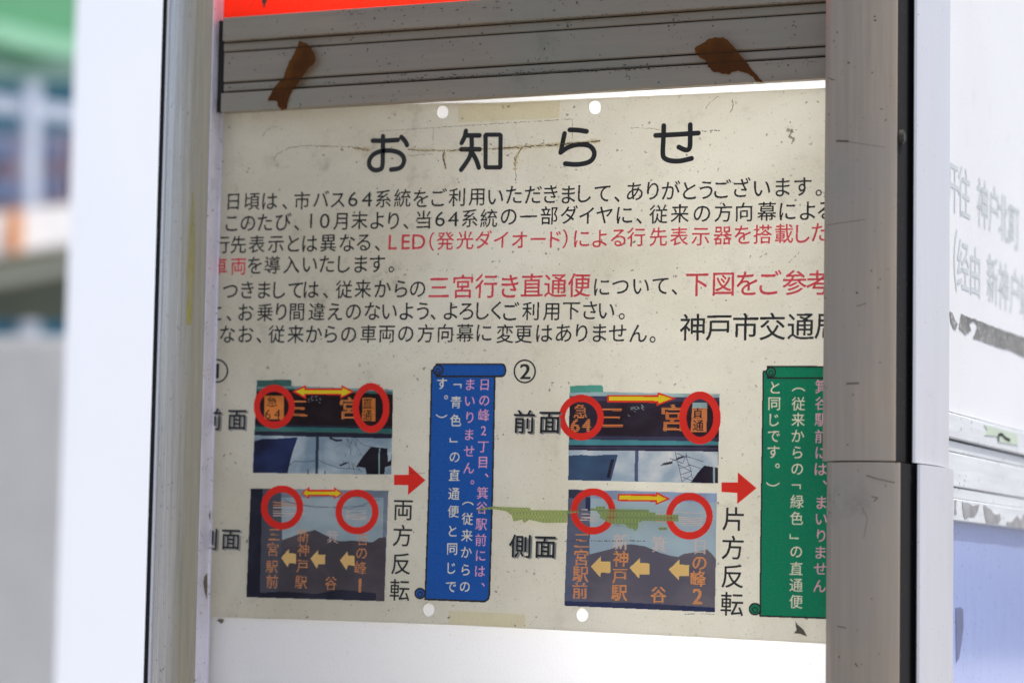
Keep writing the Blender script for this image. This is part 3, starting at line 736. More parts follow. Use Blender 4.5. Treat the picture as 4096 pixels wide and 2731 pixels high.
# vertical texts on the scrolls
def column(mp, segs, e):
    mb = MB(); mats = []
    for mk, lst in segs:
        if mk not in mats: mats.append(mk)
        for ch, x, y in lst:
            q = mp(x, y); rot = ch in '（）「」'
            W.put(mb, ch, q[0], q[1], em_at(q[0], q[1], e), rot=rot, mi=mats.index(mk))
    (SB if mp is Z5 else SG).add(('scroll_text', segs[0][1][0][1]), mats, mb)
e5 = 52
column(Z5, [('pink', pr_('日の峰2丁目、箕谷駅前には、', 425,195, 423,285, 421,370, 419,458, 417,548, 415,637, 437,712, 412,812, 409,897, 406,990, 403,1080, 402,1168, 399,1258, 417,1335))], e5)
column(Z5, [('pink', pr_('まいりません。', 343,195, 341,288, 341,382, 338,480, 336,575, 335,670, 355,752)), ('ivory', pr_('（従来からの', 330,872, 327,960, 324,1055, 321,1150, 317,1250, 312,1345))], e5)
column(Z5, [('ivory', pr_('「青色」の直通便と同じで', 270,203, 262,297, 260,400, 248,512, 254,607, 252,712, 250,817, 247,918, 243,1030, 240,1130, 236,1240, 233,1345))], e5)
column(Z5, [('ivory', pr_('す。）', 182,190, 205,268, 180,375))], e5)
e8 = 58
column(Z8, [('ivory', pr_('と同じです。）', 340,195, 335,277, 335,363, 333,447, 331,530, 352,603, 328,700))], e8)
column(Z8, [('ivory', pr_('（従来からの「緑色」の直通便', 462,205, 461,280, 460,362, 459,447, 457,533, 455,618, 450,712, 454,790, 452,877, 440,972, 450,1050, 450,1140, 449,1225, 449,1312))], e8)
column(Z8, [('pink', pr_('箕谷駅前には、まいりません', 583,190, 583,277, 582,362, 581,450, 580,535, 578,620, 600,690, 582,795, 581,880, 580,968, 577,1055, 575,1140, 572,1230))], e8)

SB.finish(); SG.finish()

# --- the four bus pictures (flat prints, layer over layer)
def ink(name, c, t=0.45, cloud=None):
    base = srgb(c); base = tuple(min(0.9, x*1.15) for x in base)
    if cloud is None: cloud = tuple(min(255, x*1.16+4) for x in c)
    k = N(name); k.t.nodes.remove(k.b); v = k.coord((1, 1, 1.4)); n1 = k.noise(v, 30, 5, 0.55, 0.3)
    c_ = k.mix(k.ramp(n1, 0.42, 0.62), base, tuple(min(0.92, x*1.15) for x in srgb(cloud)))
    d = k.n('ShaderNodeBsdfDiffuse'); tt = k.n('ShaderNodeBsdfTranslucent'); k.l(c_, d.inputs[0]); k.l(c_, tt.inputs[0])
    m_ = k.n('ShaderNodeMixShader', i_0=t); k.l(d.outputs[0], m_.inputs[1]); k.l(tt.outputs[0], m_.inputs[2]); k.l(m_.outputs[0], k.o.inputs[0]); M[name] = k.m
ink('i_teal', (72, 108, 100)); ink('i_silver', (120, 150, 150)); ink('i_black', (44, 36, 38)); ink('i_dark', (50, 50, 62)); ink('i_band', (58, 108, 104))
ink('i_sky', (138, 156, 168), cloud=(196, 206, 208)); ink('i_navy', (46, 46, 64), cloud=(54, 64, 100)); ink('i_post', (62, 72, 84)); ink('i_house', (44, 40, 46))
ink('j_teal', (84, 150, 134)); ink('j_silver', (150, 172, 172)); ink('j_black', (56, 46, 54), cloud=(66, 62, 76)); ink('j_band', (80, 140, 146)); ink('j_dark', (70, 66, 88))
ink('j_sky', (168, 186, 200), cloud=(232, 234, 232)); ink('j_navy', (72, 88, 118), cloud=(78, 104, 132)); ink('j_post', (86, 96, 126)); ink('j_house', (52, 46, 56))
ink('k_base', (118, 128, 138)); ink('k_sky', (150, 166, 172), cloud=(172, 184, 186)); ink('k_col', (88, 88, 96), cloud=(100, 102, 108)); ink('k_mount', (84, 78, 82), cloud=(98, 90, 94)); ink('k_low', (50, 50, 60))
ink('l_base', (166, 184, 196), cloud=(178, 196, 204)); ink('l_top', (140, 154, 178)); ink('l_col', (100, 106, 128), cloud=(112, 116, 134)); ink('l_cdark', (62, 66, 82)); ink('l_mount', (106, 102, 114), cloud=(120, 114, 122)); ink('l_low', (74, 76, 98), cloud=(60, 66, 100))
ink('block', (196, 120, 60)); ink('orange2', (232, 134, 76)); ink('wire', (60, 58, 68)); ink('wire2', (90, 90, 110)); ink('glint', (150, 170, 170)); ink('block2', (216, 136, 84))

class Pic:
    def __init__(s, mp): s.mp = mp; s.mb = MB(); s.mats = []; s.lay = 1; s.pr = Print(2.0)
    def mi(s, k): 
        if k not in s.mats: s.mats.append(k)
        return s.mats.index(k)
    def p(s, k, pts): poly(s.mb, pts, s.mp, s.lay, s.mi(k)); s.lay += 1
    def line(s, k, pts, hw): outline(s.mb, pts, s.mp, s.lay, hw, s.mi(k)); s.lay += 0.3
    def ch(s, k, c, x, y, e, wide=1.0, tall=1.0, bold=0):
        q = s.mp(x, y); sc_ = e/(s.mp(1, 0)[0]-s.mp(0, 0)[0])**-1 if False else e*(s.mp(1, 0)[0]-s.mp(0, 0)[0])
        for j in range(1+bold):
            W.put(s.mb, c, q[0]+j*1.6, q[1], em_at(q[0], q[1], sc_), mi=s.mi(k), lift=0.00005*s.lay, wide=wide, tall=tall, heavy=(k in ('orange', 'orange_l', 'orange2', 'pale'))); s.lay += 0.4
    def done(s, name): s.pr.add((name, 0), s.mats, s.mb)
def ring(mp, c, ro, ri, lift=26, mat='ring_red'):
    mb = MB(); ellipse_ring(mb, c, ro, ri, YP, mp=mp); q.pr.add(('red_ring', c[0]), [mat], mb)
def arrow(mp, red, yel, lift=28):
    mb = MB(); poly(mb, red, mp, 0, 0); poly(mb, yel, mp, 0, 1); q.pr.add(('double_colour_arrow', 0), ['ring_red', 'yellow'], mb); q.pr.finish()

# picture 1: bus front, both ends reversed
q = Pic(Z3)
q.p('i_teal', [(525, 357), (860, 347), (875, 360), (875, 412), (1903, 450), (1885, 1308), (482, 1290)])
q.p('i_silver', [(522, 420), (875, 413), (1903, 451), (1902, 472), (875, 437), (520, 443)])
q.p('i_black', [(519, 466), (875, 452), (1902, 500), (1893, 842), (505, 815)])
q.p('i_dark', [(505, 800), (1893, 822), (1893, 845), (504, 822)])
q.p('i_band', [(504, 822), (1893, 845), (1892, 870), (503, 850)])
q.p('i_dark', [(503, 868), (1892, 895), (1890, 945), (500, 914)])
q.p('i_sky', [(500, 912), (1890, 943), (1885, 1308), (482, 1290)])
q.p('i_navy', [(498, 970), (590, 945), (720, 945), (850, 935), (940, 930), (880, 1100), (835, 1294), (482, 1290)])
q.p('i_post', [(1122, 918), (1153, 920), (1143, 1302), (1115, 1300)])
q.p('i_house', [(1530, 1225), (1600, 1120), (1680, 1025), (1845, 1045), (1850, 1180), (1885, 1160), (1885, 1215), (1820, 1235), (1815, 1308), (1635, 1305), (1620, 1240)])
q.p('i_silver', [(1757, 1040), (1772, 1045), (1768, 1306), (1755, 1306)])
q.line('wire', [(850, 1218), (905, 1172), (1000, 1180), (1112, 1168)], 2.2)
q.line('wire', [(1150, 1160), (1230, 1200), (1350, 1240), (1500, 1250)], 2.2)
rd = random.Random(3)
for i in range(18):
    x = 1380+rd.random()*180; y = 930+rd.random()*300; q.line('wire', [(x, y), (x+rd.uniform(-30, 60), y+rd.uniform(30, 90))], 1.8)
q.line('wire', [(1270, 940), (1330, 965), (1380, 960)], 10); q.line('wire', [(1520, 940), (1600, 1010), (1700, 1030)], 2)
q.line('wire', [(1370, 1215), (1430, 1190)], 9); q.line('wire', [(1040, 1258), (1039, 1298)], 5); q.line('wire', [(1215, 1270), (1214, 1298)], 5)
for i in range(12):
    x = 1040+rd.random()*130; y = 520+rd.random()*55; q.line('glint', [(x, y), (x+rd.uniform(4, 16), y+rd.uniform(-10, 10))], 2)
for a, b in (((905, 568), (1015, 573)), ((905, 638), (1000, 640)), ((900, 702), (1025, 708))): q.line('orange2', [a, b], 10)
q.ch('orange2', '宮', 1465, 640, 240, bold=2)
q.p('block', [(602, 512), (800, 512), (800, 752), (600, 750)]); q.p('block', [(1593, 532), (1726, 535), (1722, 768), (1588, 764)])
q.ch('i_black', '急', 690, 575, 110, wide=1.2); q.ch('i_black', '6', 648, 700, 140, wide=1.1); q.ch('i_black', '4', 742, 700, 140)
q.ch('i_black', '直', 1655, 592, 110); q.ch('i_black', '通', 1655, 708, 110)
q.done('bus_picture')
ring(Z3, (700, 622), (208, 222), (147, 150), 42); ring(Z3, (1680, 635), (188, 253), (122, 180), 42)
arrow(Z3, [(880, 470), (1020, 402), (1020, 438), (1378, 438), (1378, 402), (1515, 470), (1370, 540), (1370, 505), (1020, 502), (1020, 545)],
      [(915, 468), (1003, 430), (1003, 455), (1390, 455), (1390, 430), (1482, 472), (1378, 520), (1378, 490), (1003, 490), (1003, 515)], 44)
# picture 2: bus side, both ends reversed
q = Pic(Z4)
q.p('k_base', [(410, 118), (1643, 137), (1607, 1127), (370, 1090)])
q.p('k_sky', [(685, 200), (1600, 200), (1590, 640), (685, 640)])
q.p('k_col', [(410, 118), (680, 122), (690, 580), (652, 1098), (370, 1090)])
q.p('k_low', [(410, 118), (515, 120), (490, 1094), (370, 1090)])
q.p('k_mount', [(690, 580), (830, 530), (985, 488), (1100, 545), (1200, 590), (1340, 585), (1500, 600), (1560, 560), (1622, 552), (1607, 1127), (652, 1098)])
q.p('k_low', [(372, 1060), (700, 1040), (1000, 1062), (1200, 1022), (1400, 1040), (1609, 1065), (1607, 1127), (370, 1090)])
q.p('k_mount', [(1545, 620), (1622, 552), (1607, 1127), (1530, 1124)])
for y0_, y1_, k_ in ((242, 372, 'pale'),):
    for j in range(6):
        yy = y0_+j*24; q.line('orange_dim' if j < 2 else 'pale', [(612, yy), (rd.uniform(760, 960), yy+rd.uniform(0, 8))], 4)
for j in range(6):
    yy = 315+j*15; q.line('pale', [(1262, yy), (1445, yy+4)], 3)
q.line('wire2', [(690, 210), (800, 255), (1000, 290), (1440, 275)], 2); q.line('wire2', [(700, 235), (900, 270), (1300, 300), (1560, 215)], 2)
for s_, xy in (('三宮駅前', [(625, 530), (612, 662), (604, 815), (605, 950)]), ('新神戸駅', [(885, 540), (885, 668), (878, 810), (865, 955)]), ('谷', [(1133, 965)]), ('の峰', [(1408, 695), (1398, 830)])):
    for ch, (x, y) in zip(s_, xy): q.ch('orange_l', ch, x, y, 128)
q.ch('pale', '箕', 1148, 550, 125); q.ch('orange_dim', '日', 1420, 575, 118); q.ch('orange_l', '1', 1390, 985, 170, bold=2)
for a in ([(682, 738), (753, 658), (755, 698), (815, 700), (815, 790), (755, 785), (740, 820)], [(945, 745), (1012, 670), (1015, 708), (1078, 712), (1075, 795), (1015, 795), (1003, 835)], [(1208, 760), (1278, 680), (1280, 718), (1340, 722), (1338, 808), (1280, 805), (1268, 848)]): q.p('cream', a)
q.done('bus_picture')
ring(Z4, (690, 288), (190, 198), (132, 135), 42); ring(Z4, (1362, 328), (194, 200), (136, 138), 42)
arrow(Z4, [(862, 158), (935, 102), (935, 128), (1158, 130), (1158, 105), (1235, 162), (1155, 215), (1155, 188), (932, 185), (932, 215)],
      [(880, 158), (920, 125), (920, 146), (1170, 148), (1170, 130), (1218, 162), (1168, 195), (1168, 176), (918, 172), (918, 192)], 44)
# picture 3: bus front, one end reversed
q = Pic(Z6)
q.p('j_dark', [(288, 310), (2030, 338), (2008, 1372), (270, 1335)])
q.p('j_teal', [(288, 242), (650, 228), (672, 250), (678, 318), (288, 322)])
q.p('j_silver', [(290, 320), (680, 312), (2028, 338), (2025, 378), (600, 356), (290, 360)])
q.p('j_black', [(285, 405), (600, 415), (2024, 425), (2018, 835), (278, 820)])
q.p('j_dark', [(278, 822), (2018, 838), (2018, 868), (278, 858)])
q.p('j_band', [(278, 862), (2018, 885), (2015, 930), (275, 925)])
q.p('j_black', [(276, 930), (2015, 938), (2012, 1002), (273, 987)])
q.p('j_dark', [(276, 942), (2014, 955), (2013, 988), (274, 972)])
q.p('j_sky', [(273, 987), (2012, 1002), (2008, 1372), (270, 1335)])
q.p('j_navy', [(272, 1050), (420, 1040), (560, 1052), (700, 1038), (845, 1040), (765, 1342), (270, 1335)])
q.p('j_house', [(765, 1095), (805, 1090), (750, 1310), (715, 1305)])
q.p('j_post', [(1045, 988), (1085, 990), (1080, 1350), (1040, 1348)])
q.p('j_house', [(1690, 1364), (1780, 1240), (1850, 1165), (2008, 1190), (2008, 1370)])
q.p('j_silver', [(1952, 1182), (1972, 1186), (1972, 1370), (1955, 1370)])
for a, b in (((1510, 1005), (1530, 1080)), ((1530, 1080), (1560, 1200)), ((1560, 1200), (1590, 1355)), ((1640, 1010), (1650, 1100)), ((1650, 1100), (1690, 1200)), ((1690, 1200), (1712, 1320)),
             ((1450, 1080), (1600, 1140)), ((1480, 1110), (1640, 1060)), ((1560, 1200), (1690, 1160)), ((1540, 1150), (1690, 1230)), ((1575, 1270), (1700, 1230)), ((1590, 1350), (1700, 1280)), ((1600, 1300), (1710, 1340)),
             ((1650, 1060), (1840, 1120)), ((1660, 1150), (1810, 1200)), ((1530, 1020), (1645, 1070)), ((1600, 1140), (1640, 1040))): q.line('wire2', [a, b], 3.5)
q.line('wire', [(1375, 1150), (1470, 1130)], 13); q.line('wire', [(1530, 1090), (1600, 1062)], 10); q.line('wire2', [(1345, 1165), (1380, 1150)], 6)
for i in range(14):
    x = 960+rd.random()*200; y = 455+rd.random()*130; q.line('glint', [(x, y), (x+rd.uniform(8, 30), y+rd.uniform(4, 18))], 2.5)
for y_, x1 in ((515, 880), (607, 860), (703, 895)): q.line('orange2', [(680, y_-1), (x1, y_+1)], 14)
q.ch('orange2', '宮', 1490, 615, 330, bold=3)
q.ch('orange2', '急', 420, 535, 178, bold=1); q.ch('orange2', '6', 355, 700, 210, wide=1.1, bold=3); q.ch('orange2', '4', 485, 700, 210, bold=3)
q.p('block2', [(1712, 465), (1885, 460), (1875, 778), (1690, 778)]); q.p('j_silver', [(1715, 432), (1880, 435), (1886, 500), (1710, 495)])
q.ch('j_black', '直', 1785, 562, 135, bold=1); q.ch('j_black', '通', 1790, 700, 140, bold=1)
q.done('bus_picture')
ring(Z6, (422, 608), (262, 266), (188, 182), 42); ring(Z6, (1800, 612), (242, 308), (155, 218), 42)
arrow(Z6, [(720, 345), (1308, 348), (1310, 315), (1525, 385), (1298, 475), (1298, 438), (720, 432)], [(742, 366), (1320, 368), (1325, 340), (1475, 388), (1320, 445), (1320, 414), (742, 412)], 44)
# picture 4: bus side, one end reversed
q = Pic(Z7)
q.p('l_base', [(255, 98), (1858, 140), (1838, 1425), (208, 1355)])
q.p('l_top', [(440, 103), (1858, 140), (1857, 245), (500, 195)])
q.p('l_col', [(255, 98), (495, 105), (480, 800), (455, 1364), (208, 1355)])
q.p('l_cdark', [(255, 98), (440, 104), (380, 200), (252, 190)])
q.p('l_low', [(440, 180), (493, 185), (488, 330), (440, 325)])
q.p('l_mount', [(480, 800), (700, 745), (840, 700), (930, 690), (1080, 712), (1250, 785), (1360, 815), (1440, 828), (1500, 795), (1600, 780), (1700, 760), (1750, 745), (1800, 790), (1848, 850), (1838, 1425), (455, 1365)])
q.p('l_low', [(210, 1305), (1000, 1325), (1840, 1375), (1838, 1425), (208, 1355)])
for ch, x, y in (('三', 395, 650), ('宮', 392, 835), ('駅', 385, 1010), ('前', 378, 1195), ('神', 818, 848), ('戸', 808, 1030), ('駅', 803, 1210), ('谷', 1228, 1235), ('の', 1672, 888), ('峰', 1660, 1062)): q.ch('orange', ch, x, y, 190, bold=1)
q.ch('orange', '2', 1650, 1252, 235, wide=1.0, bold=2)
q.ch('pale', '新', 820, 665, 185, bold=1); q.ch('pale', '箕', 1238, 690, 185, bold=1); q.ch('pale', '日', 1680, 715, 180, bold=1)
for j in range(4): q.line('pale', [(1205, 325+j*40), (1305, 328+j*40)], 5)
for j in range(5): q.line('pale', [(1440, 400+j*20), (1705, 408+j*20)], 4)
q.line('pale', [(1380, 345), (1700, 355)], 6)
for a, b in (((400, 312), (455, 318)), ((400, 365), (590, 375)), ((395, 400), (570, 410)), ((385, 430), (560, 438))): q.line('pale', [a, b], 7)
for a in ([(495, 930), (603, 825), (608, 878), (710, 880), (705, 1000), (605, 998), (597, 1048)], [(915, 945), (1025, 840), (1028, 893), (1130, 897), (1128, 1018), (1022, 1015), (1018, 1062)], [(1338, 965), (1452, 858), (1452, 910), (1560, 915), (1558, 1035), (1452, 1035), (1447, 1080)]): q.p('cream', a)
q.done('bus_picture')
ring(Z7, (520, 335), (243, 250), (172, 172), 42); ring(Z7, (1562, 387), (253, 253), (183, 173), 42)
arrow(Z7, [(790, 145), (1198, 150), (1200, 125), (1360, 200), (1195, 268), (1195, 232), (785, 225)], [(805, 163), (1210, 173), (1215, 152), (1315, 200), (1210, 245), (1210, 214), (802, 208)], 44)

# --- cracks and creases
def jag(pts, amp, seg, rnd):
    out = []
    for a, b in zip(pts, pts[1:]):
        L = math.hypot(b[0]-a[0], b[1]-a[1]); m = max(1, int(L/seg))
        for j in range(m):
            t = j/m; out.append((a[0]+(b[0]-a[0])*t+rnd.uniform(-amp, amp), a[1]+(b[1]-a[1])*t+rnd.uniform(-amp, amp)))
    out.append(pts[-1]); return out
def crack(pts, w_, mat='crack', mp=T, amp=4, seg=9, lay=54, parent=notice, gap=0.15):
    mb = MB(); rnd = random.Random(hash(pts[0]) & 255)
    q_ = [P(*mp(*a), YP-0.00005*lay) for a in jag(pts, amp, seg, rnd)]
    px1 = (P(2000, 600, YP)-P(2001, 600, YP)).length
    for a, b in zip(q_, q_[1:]):
        if rnd.random() < gap: continue
        hw = px1*w_*rnd.uniform(0.35, 1.2); d = (b-a).normalized(); s_ = Vector((-d.z, 0, d.x))*hw
        mb.add([a+s_, b+s_*0.8, b-s_*0.8, a-s_], [(0, 1, 2, 3)])
    return mb.build('crack', M[mat], parent)
crack([(-10, 218), (60, 228), (130, 236)], 1.8, 'crack', gap=0.3)
crack([(360, 232), (460, 240), (620, 240), (700, 232), (900, 228), (1000, 222)], 1.6, gap=0.25)
crack([(960, 226), (1100, 216), (1250, 207), (1400, 195), (1500, 185), (1570, 178)], 2.6, gap=0.1)
crack([(590, 240), (583, 290), (592, 320), (600, 352)], 2.2)
crack([(1080, 222), (1050, 262), (1035, 300), (1030, 262), (1010, 256)], 2.0); crack([(1035, 300), (1036, 360), (1040, 445)], 1.5, gap=0.3)
crack([(1190, 210), (1215, 192), (1212, 165)], 1.5); crack([(980, 270), (998, 258), (1000, 272), (980, 272)], 1.4)
M['stain'] = filmy('brown_stain', (0.90, 0.82, 0.64), (0.20, 0.15, 0.08), 0.08, gloss=0)
for pts_, w_ in (([(20, 222), (130, 236)], 9), ([(360, 232), (620, 240), (900, 228), (1000, 222)], 5), ([(960, 226), (1250, 207), (1400, 195), (1570, 178)], 9), ([(590, 240), (592, 320), (600, 352)], 6), ([(1080, 222), (1050, 262), (1035, 310), (1036, 360)], 9), ([(1330, 200), (1335, 150)], 8)):
    crack(pts_, w_, 'stain', amp=3, seg=12, lay=52, gap=0.0)
crack([(190, 118), (525, 97)], 1.0, 'crack_soft', amp=1); crack([(525, 97), (860, 74), (1390, 43)], 1.5, 'crack_soft', amp=2.5)
crack([(522, 97), (520, 225)], 1.0, 'crack_soft', amp=1.5); crack([(1395, 43), (1392, 195)], 1.2, 'crack_soft', amp=1.5)
crack([(1760, 97), (1900, 102), (1945, 112)], 1.2, 'crack_soft'); crack([(2200, 118), (2320, 114)], 1.6, 'crack', gap=0.4)
crack([(360, 272), (520, 262)], 1.2, 'crack_soft')
Z3a = lambda x, y: (800+x/1.81, y/1.81)
Z4a = lambda x, y: (2000+x/1.68, y/1.68)
crack([(455, 980), (480, 945), (530, 920), (570, 918)], 1.2, 'crack_soft', Z3a); crack([(530, 1170), (550, 1120), (650, 1070), (760, 1055), (1100, 1065), (1160, 1075)], 1.6, 'crack_soft', Z3a)
crack([(1765, 1095), (1758, 1130), (1775, 1180), (1778, 1225)], 2.0, 'crack', Z3a)
crack([(1380, 730), (1410, 690), (1470, 645)], 1.3, 'crack_soft', Z4a); crack([(1560, 660), (1568, 720), (1545, 760)], 2.2, 'crack_soft', Z4a)
crack([(1925, 870), (1965, 880), (1945, 915), (1975, 940), (1960, 970)], 6, 'crack_soft', Z4a, gap=0)
crack([(1870, 640), (1930, 600)], 1.6, 'crack_soft', B); crack([(2090, 670), (2170, 590)], 1.6, 'crack_soft', B)
crack([(200, 655), (480, 652), (560, 655), (680, 655), (930, 652), (1090, 658)], 2.0, 'crack', Z7, amp=3, gap=0.35)
crack([(1510, 1447), (1620, 1442)], 2.0, 'crack', Z7, amp=1); crack([(1690, 1440), (1830, 1448)], 1.4, 'crack_soft', Z7, amp=1)
crack([(1640, 1890), (1700, 1890)], 1, 'crack_soft', lambda x, y: (x, y))
mbx = MB(); poly(mbx, [(900, 262), (925, 1), (926, 1), (901, 263)], lambda x, y: (x, y), 50) if False else None
# small dark bits scattered over the sheet
mb = MB(); rnd = random.Random(11)
for i in range(140):
    x = rnd.uniform(880, 3270); y = rnd.uniform(480, 2440)
    if rnd.random() < 0.45: x = rnd.gauss(2050, 420); y = rnd.gauss(640, 70)
    if not (890 < x < 3270 and 470 < y < 2450): continue
    r_ = rnd.choice([1.2, 1.5, 1.9, 3.0]); n = 6
    pts = [P(x+r_*rnd.uniform(0.4, 1.3)*math.cos(2*math.pi*k_/n), y+r_*rnd.uniform(0.4, 1.3)*math.sin(2*math.pi*k_/n), YP-0.00285) for k_ in range(n)]
    mb.add(pts, [tuple(range(n))])
o = mb.build('dirt_specks', M['crack'], notice); o['kind'] = 'stuff'

# =================================================================== tape and residue
YT = -0.0156
def scrap(name, pts, mp, y, mat, label, cat, jit=0, th=0.00015):
    q_ = []
    n = len(pts)
    for i in range(n):
        a = pts[i]; b = pts[(i+1) % n]; L = math.hypot(b[0]-a[0], b[1]-a[1]); m = max(1, int(L/14)) if jit else 1
        for j in range(m):
            t = j/m; q_.append((a[0]+(b[0]-a[0])*t+random.uniform(-jit, jit), a[1]+(b[1]-a[1])*t+random.uniform(-jit, jit)))
    mb = MB(); mb.plate([P(*mp(*a), y) for a in q_], th=th); o = mb.build(name, M[mat]); return tag(o, label, cat)
scrap('tape_scrap', [(720, 300), (775, 318), (805, 350), (832, 400), (835, 450), (790, 490), (735, 565), (700, 620), (665, 660), (640, 720), (625, 790), (590, 803), (565, 770), (560, 740), (540, 728), (492, 730), (505, 690), (530, 640), (600, 570), (640, 460), (690, 370)], Z3a, YT, 'tape', 'left brown tape scrap, long and narrow, across the top rail', 'tape', 3)
scrap('tape_scrap', [(1305, 322), (1340, 305), (1400, 265), (1455, 252), (1500, 252), (1530, 270), (1580, 330), (1640, 400), (1700, 480), (1765, 553), (1725, 553), (1700, 520), (1660, 495), (1600, 478), (1560, 485), (1540, 500), (1490, 495), (1430, 480), (1400, 450), (1385, 410), (1340, 385), (1310, 350)], Z4a, YT, 'tape', 'right brown tape scrap with a pointed tail near the corner post', 'tape', 3)
YG = YP-0.0031
I_ = lambda x, y: (x, y)
scrap('cloth_tape_residue', [(1900, 2037), (1970, 2024), (2019, 2027), (2047, 2028), (2120, 2030), (2124, 2039), (2180, 2039), (2269, 2040), (2320, 2042), (2320, 2049), (2269, 2053), (2266, 2089), (2180, 2090), (2170, 2089), (2117, 2077), (2096, 2091), (2089, 2077), (2054, 2084), (2047, 2060), (2022, 2042), (1970, 2035), (1920, 2042)], I_, YG, 'tape_green', 'green cloth tape residue between the blue scroll and the right pictures', 'tape residue')
scrap('cloth_tape_residue', [(485, 305), (550, 300), (552, 283), (648, 283), (650, 310), (760, 310), (1120, 318), (1125, 345), (1190, 348), (1200, 372), (1440, 372), (1440, 445), (1330, 440), (1220, 440), (1060, 435), (1010, 455), (1000, 520), (975, 548), (950, 520), (900, 515), (865, 475), (720, 470), (640, 430), (590, 400), (600, 380), (560, 330), (490, 325)], Z7, YG, 'tape_green', 'green cloth tape residue across the lower right bus picture, joining its rings', 'tape residue')
scrap('cloth_tape_residue', [(1220, 512), (1320, 505), (1322, 535), (1235, 538)], Z7, YG, 'tape_green', 'tiny green tape crumb under the long green residue strip', 'tape residue')
scrap('clear_tape', [(1833, 421), (2240, 405), (2235, 472), (1833, 490)], I_, YG, 'tape_clear', 'yellowed clear tape at the top edge between the two holes', 'tape')
scrap('clear_tape', [(1794, 2440), (2100, 2456), (2100, 2508), (1794, 2494)], I_, YG, 'tape_clear', 'yellowed clear tape at the bottom edge between the two holes', 'tape')
scrap('torn_residue', [(445, 1412), (455, 1430), (490, 1460), (507, 1495), (470, 1480), (437, 1478), (452, 1460)], Z8, YG, 'residue', 'dark torn flake below the green scroll at the lower right', 'residue', 1)

mb = MB(); rnd = random.Random(5)
def fleck(x, y, r_, yf):
    n = 6; mb.add([P(x+r_*rnd.uniform(0.5, 2.2)*math.cos(2*math.pi*k_/n), y+r_*rnd.uniform(0.3, 0.9)*math.sin(2*math.pi*k_/n), yf) for k_ in range(n)], [tuple(range(n))])
for i in range(170):
    x = rnd.uniform(905, 3275); base_ = 302+(2085-x)*0.0435
    fleck(x, base_-rnd.uniform(0, 5), rnd.uniform(1, 3), -0.0155)
for i in range(120):
    x = rnd.uniform(1600, 2600); base_ = 300+(2085-x)*0.0435; fleck(x, base_-abs(rnd.gauss(0, 9)), rnd.uniform(1, 5), -0.0155)
for i in range(110):
    x = rnd.uniform(905, 3275); fleck(x, 88+(2085-x)*0.069-rnd.uniform(0, 7), rnd.uniform(1, 3.5), -0.0155)
for i in range(90):
    x = rnd.uniform(1350, 3200); fleck(x, (2085-x)*0.07+rnd.expovariate(1/18)-2, rnd.uniform(1, 4), -0.0155)
for i in range(90):
    fleck(rnd.uniform(920, 3270), rnd.uniform(20, 390), rnd.uniform(0.8, 3), -0.0155)
o = mb.build('rail_dirt', M['crack'], case); o['kind'] = 'stuff'
mb = MB(); mb.plate([P(x, y, -0.0012) for x, y in [(866, 2479), (878, 2473), (894, 2475), (893, 2486), (884, 2493), (876, 2486), (870, 2482)]]); mb.build('glue_spot', M['residue'], case)
# scratches on the corner post
for pts, w_ in (([(3465, 1900), (3500, 1912), (3580, 1930)], 3.0), ([(3345, 564), (3395, 566)], 6), ([(3395, 568), (3540, 590)], 1.2), ([(3428, 1225), (3465, 1213)], 2.2), ([(3385, 1534), (3436, 1532)], 5), ([(3310, 900), (3460, 878)], 1.5),
                ([(3448, 2030), (3470, 2070), (3455, 2150)], 1.6), ([(3485, 1985), (3510, 1990), (3495, 2005)], 3), ([(3348, 2503), (3385, 2510)], 3), ([(3312, 312), (3338, 322)], 3), ([(3420, 2650), (3430, 2665)], 4)):
    def post_pt(a, b):
        low = b > 1846; dx, dy = (0.0026, -0.0006) if low else (0.0, 0.0); y_ = -0.030
        for _ in range(6):
            X_ = P(a, b, y_).x; t = min(1, max(0, (X_-XR-dx-0.0034)/(XC-XR-0.004))); y_ = -0.0280-0.0048*math.sin(math.pi*(0.08+0.92*t))+dy-0.0003
        return P(a, b, y_)
    mb = MB(); fine = []
    for (a0, b0), (a1, b1) in zip(pts, pts[1:]):
        for i in range(6): fine.append((a0+(a1-a0)*i/6, b0+(b1-b0)*i/6))
    fine.append(pts[-1]); q_ = [post_pt(a, b) for a, b in fine]; px1 = 0.00013
    for a, b in zip(q_, q_[1:]):
        d = (b-a).normalized(); s_ = Vector((-d.z, 0, d.x))*px1*w_*0.7
        mb.add([a+s_, b+s_, b-s_, a-s_], [(0, 1, 2, 3)])
    mb.build('scratch', M['scr'] if 'scr' in M else M.setdefault('scr', filmy('scuff', (0.72, 0.69, 0.65), (0.12, 0.10, 0.085), 0.38)), case)

# =================================================================== beyond: street seen out of focus
ground = mesh_obj('ground', [(-60, -60, 0), (60, -60, 0), (60, 60, 0), (-60, 60, 0)], [(0, 1, 2, 3)], grimy('paving', (0.26, 0.25, 0.24), 0.8, streak=(1, 1, 1), bigscale=0.7))
ground['kind'] = 'structure'
def obj_frame(px, dep):
    """basis at a far spot, facing the camera side-on: returns a function (px, py, extra depth) -> point"""
    return lambda x, y, e=0.0: D(x, y, dep+e)
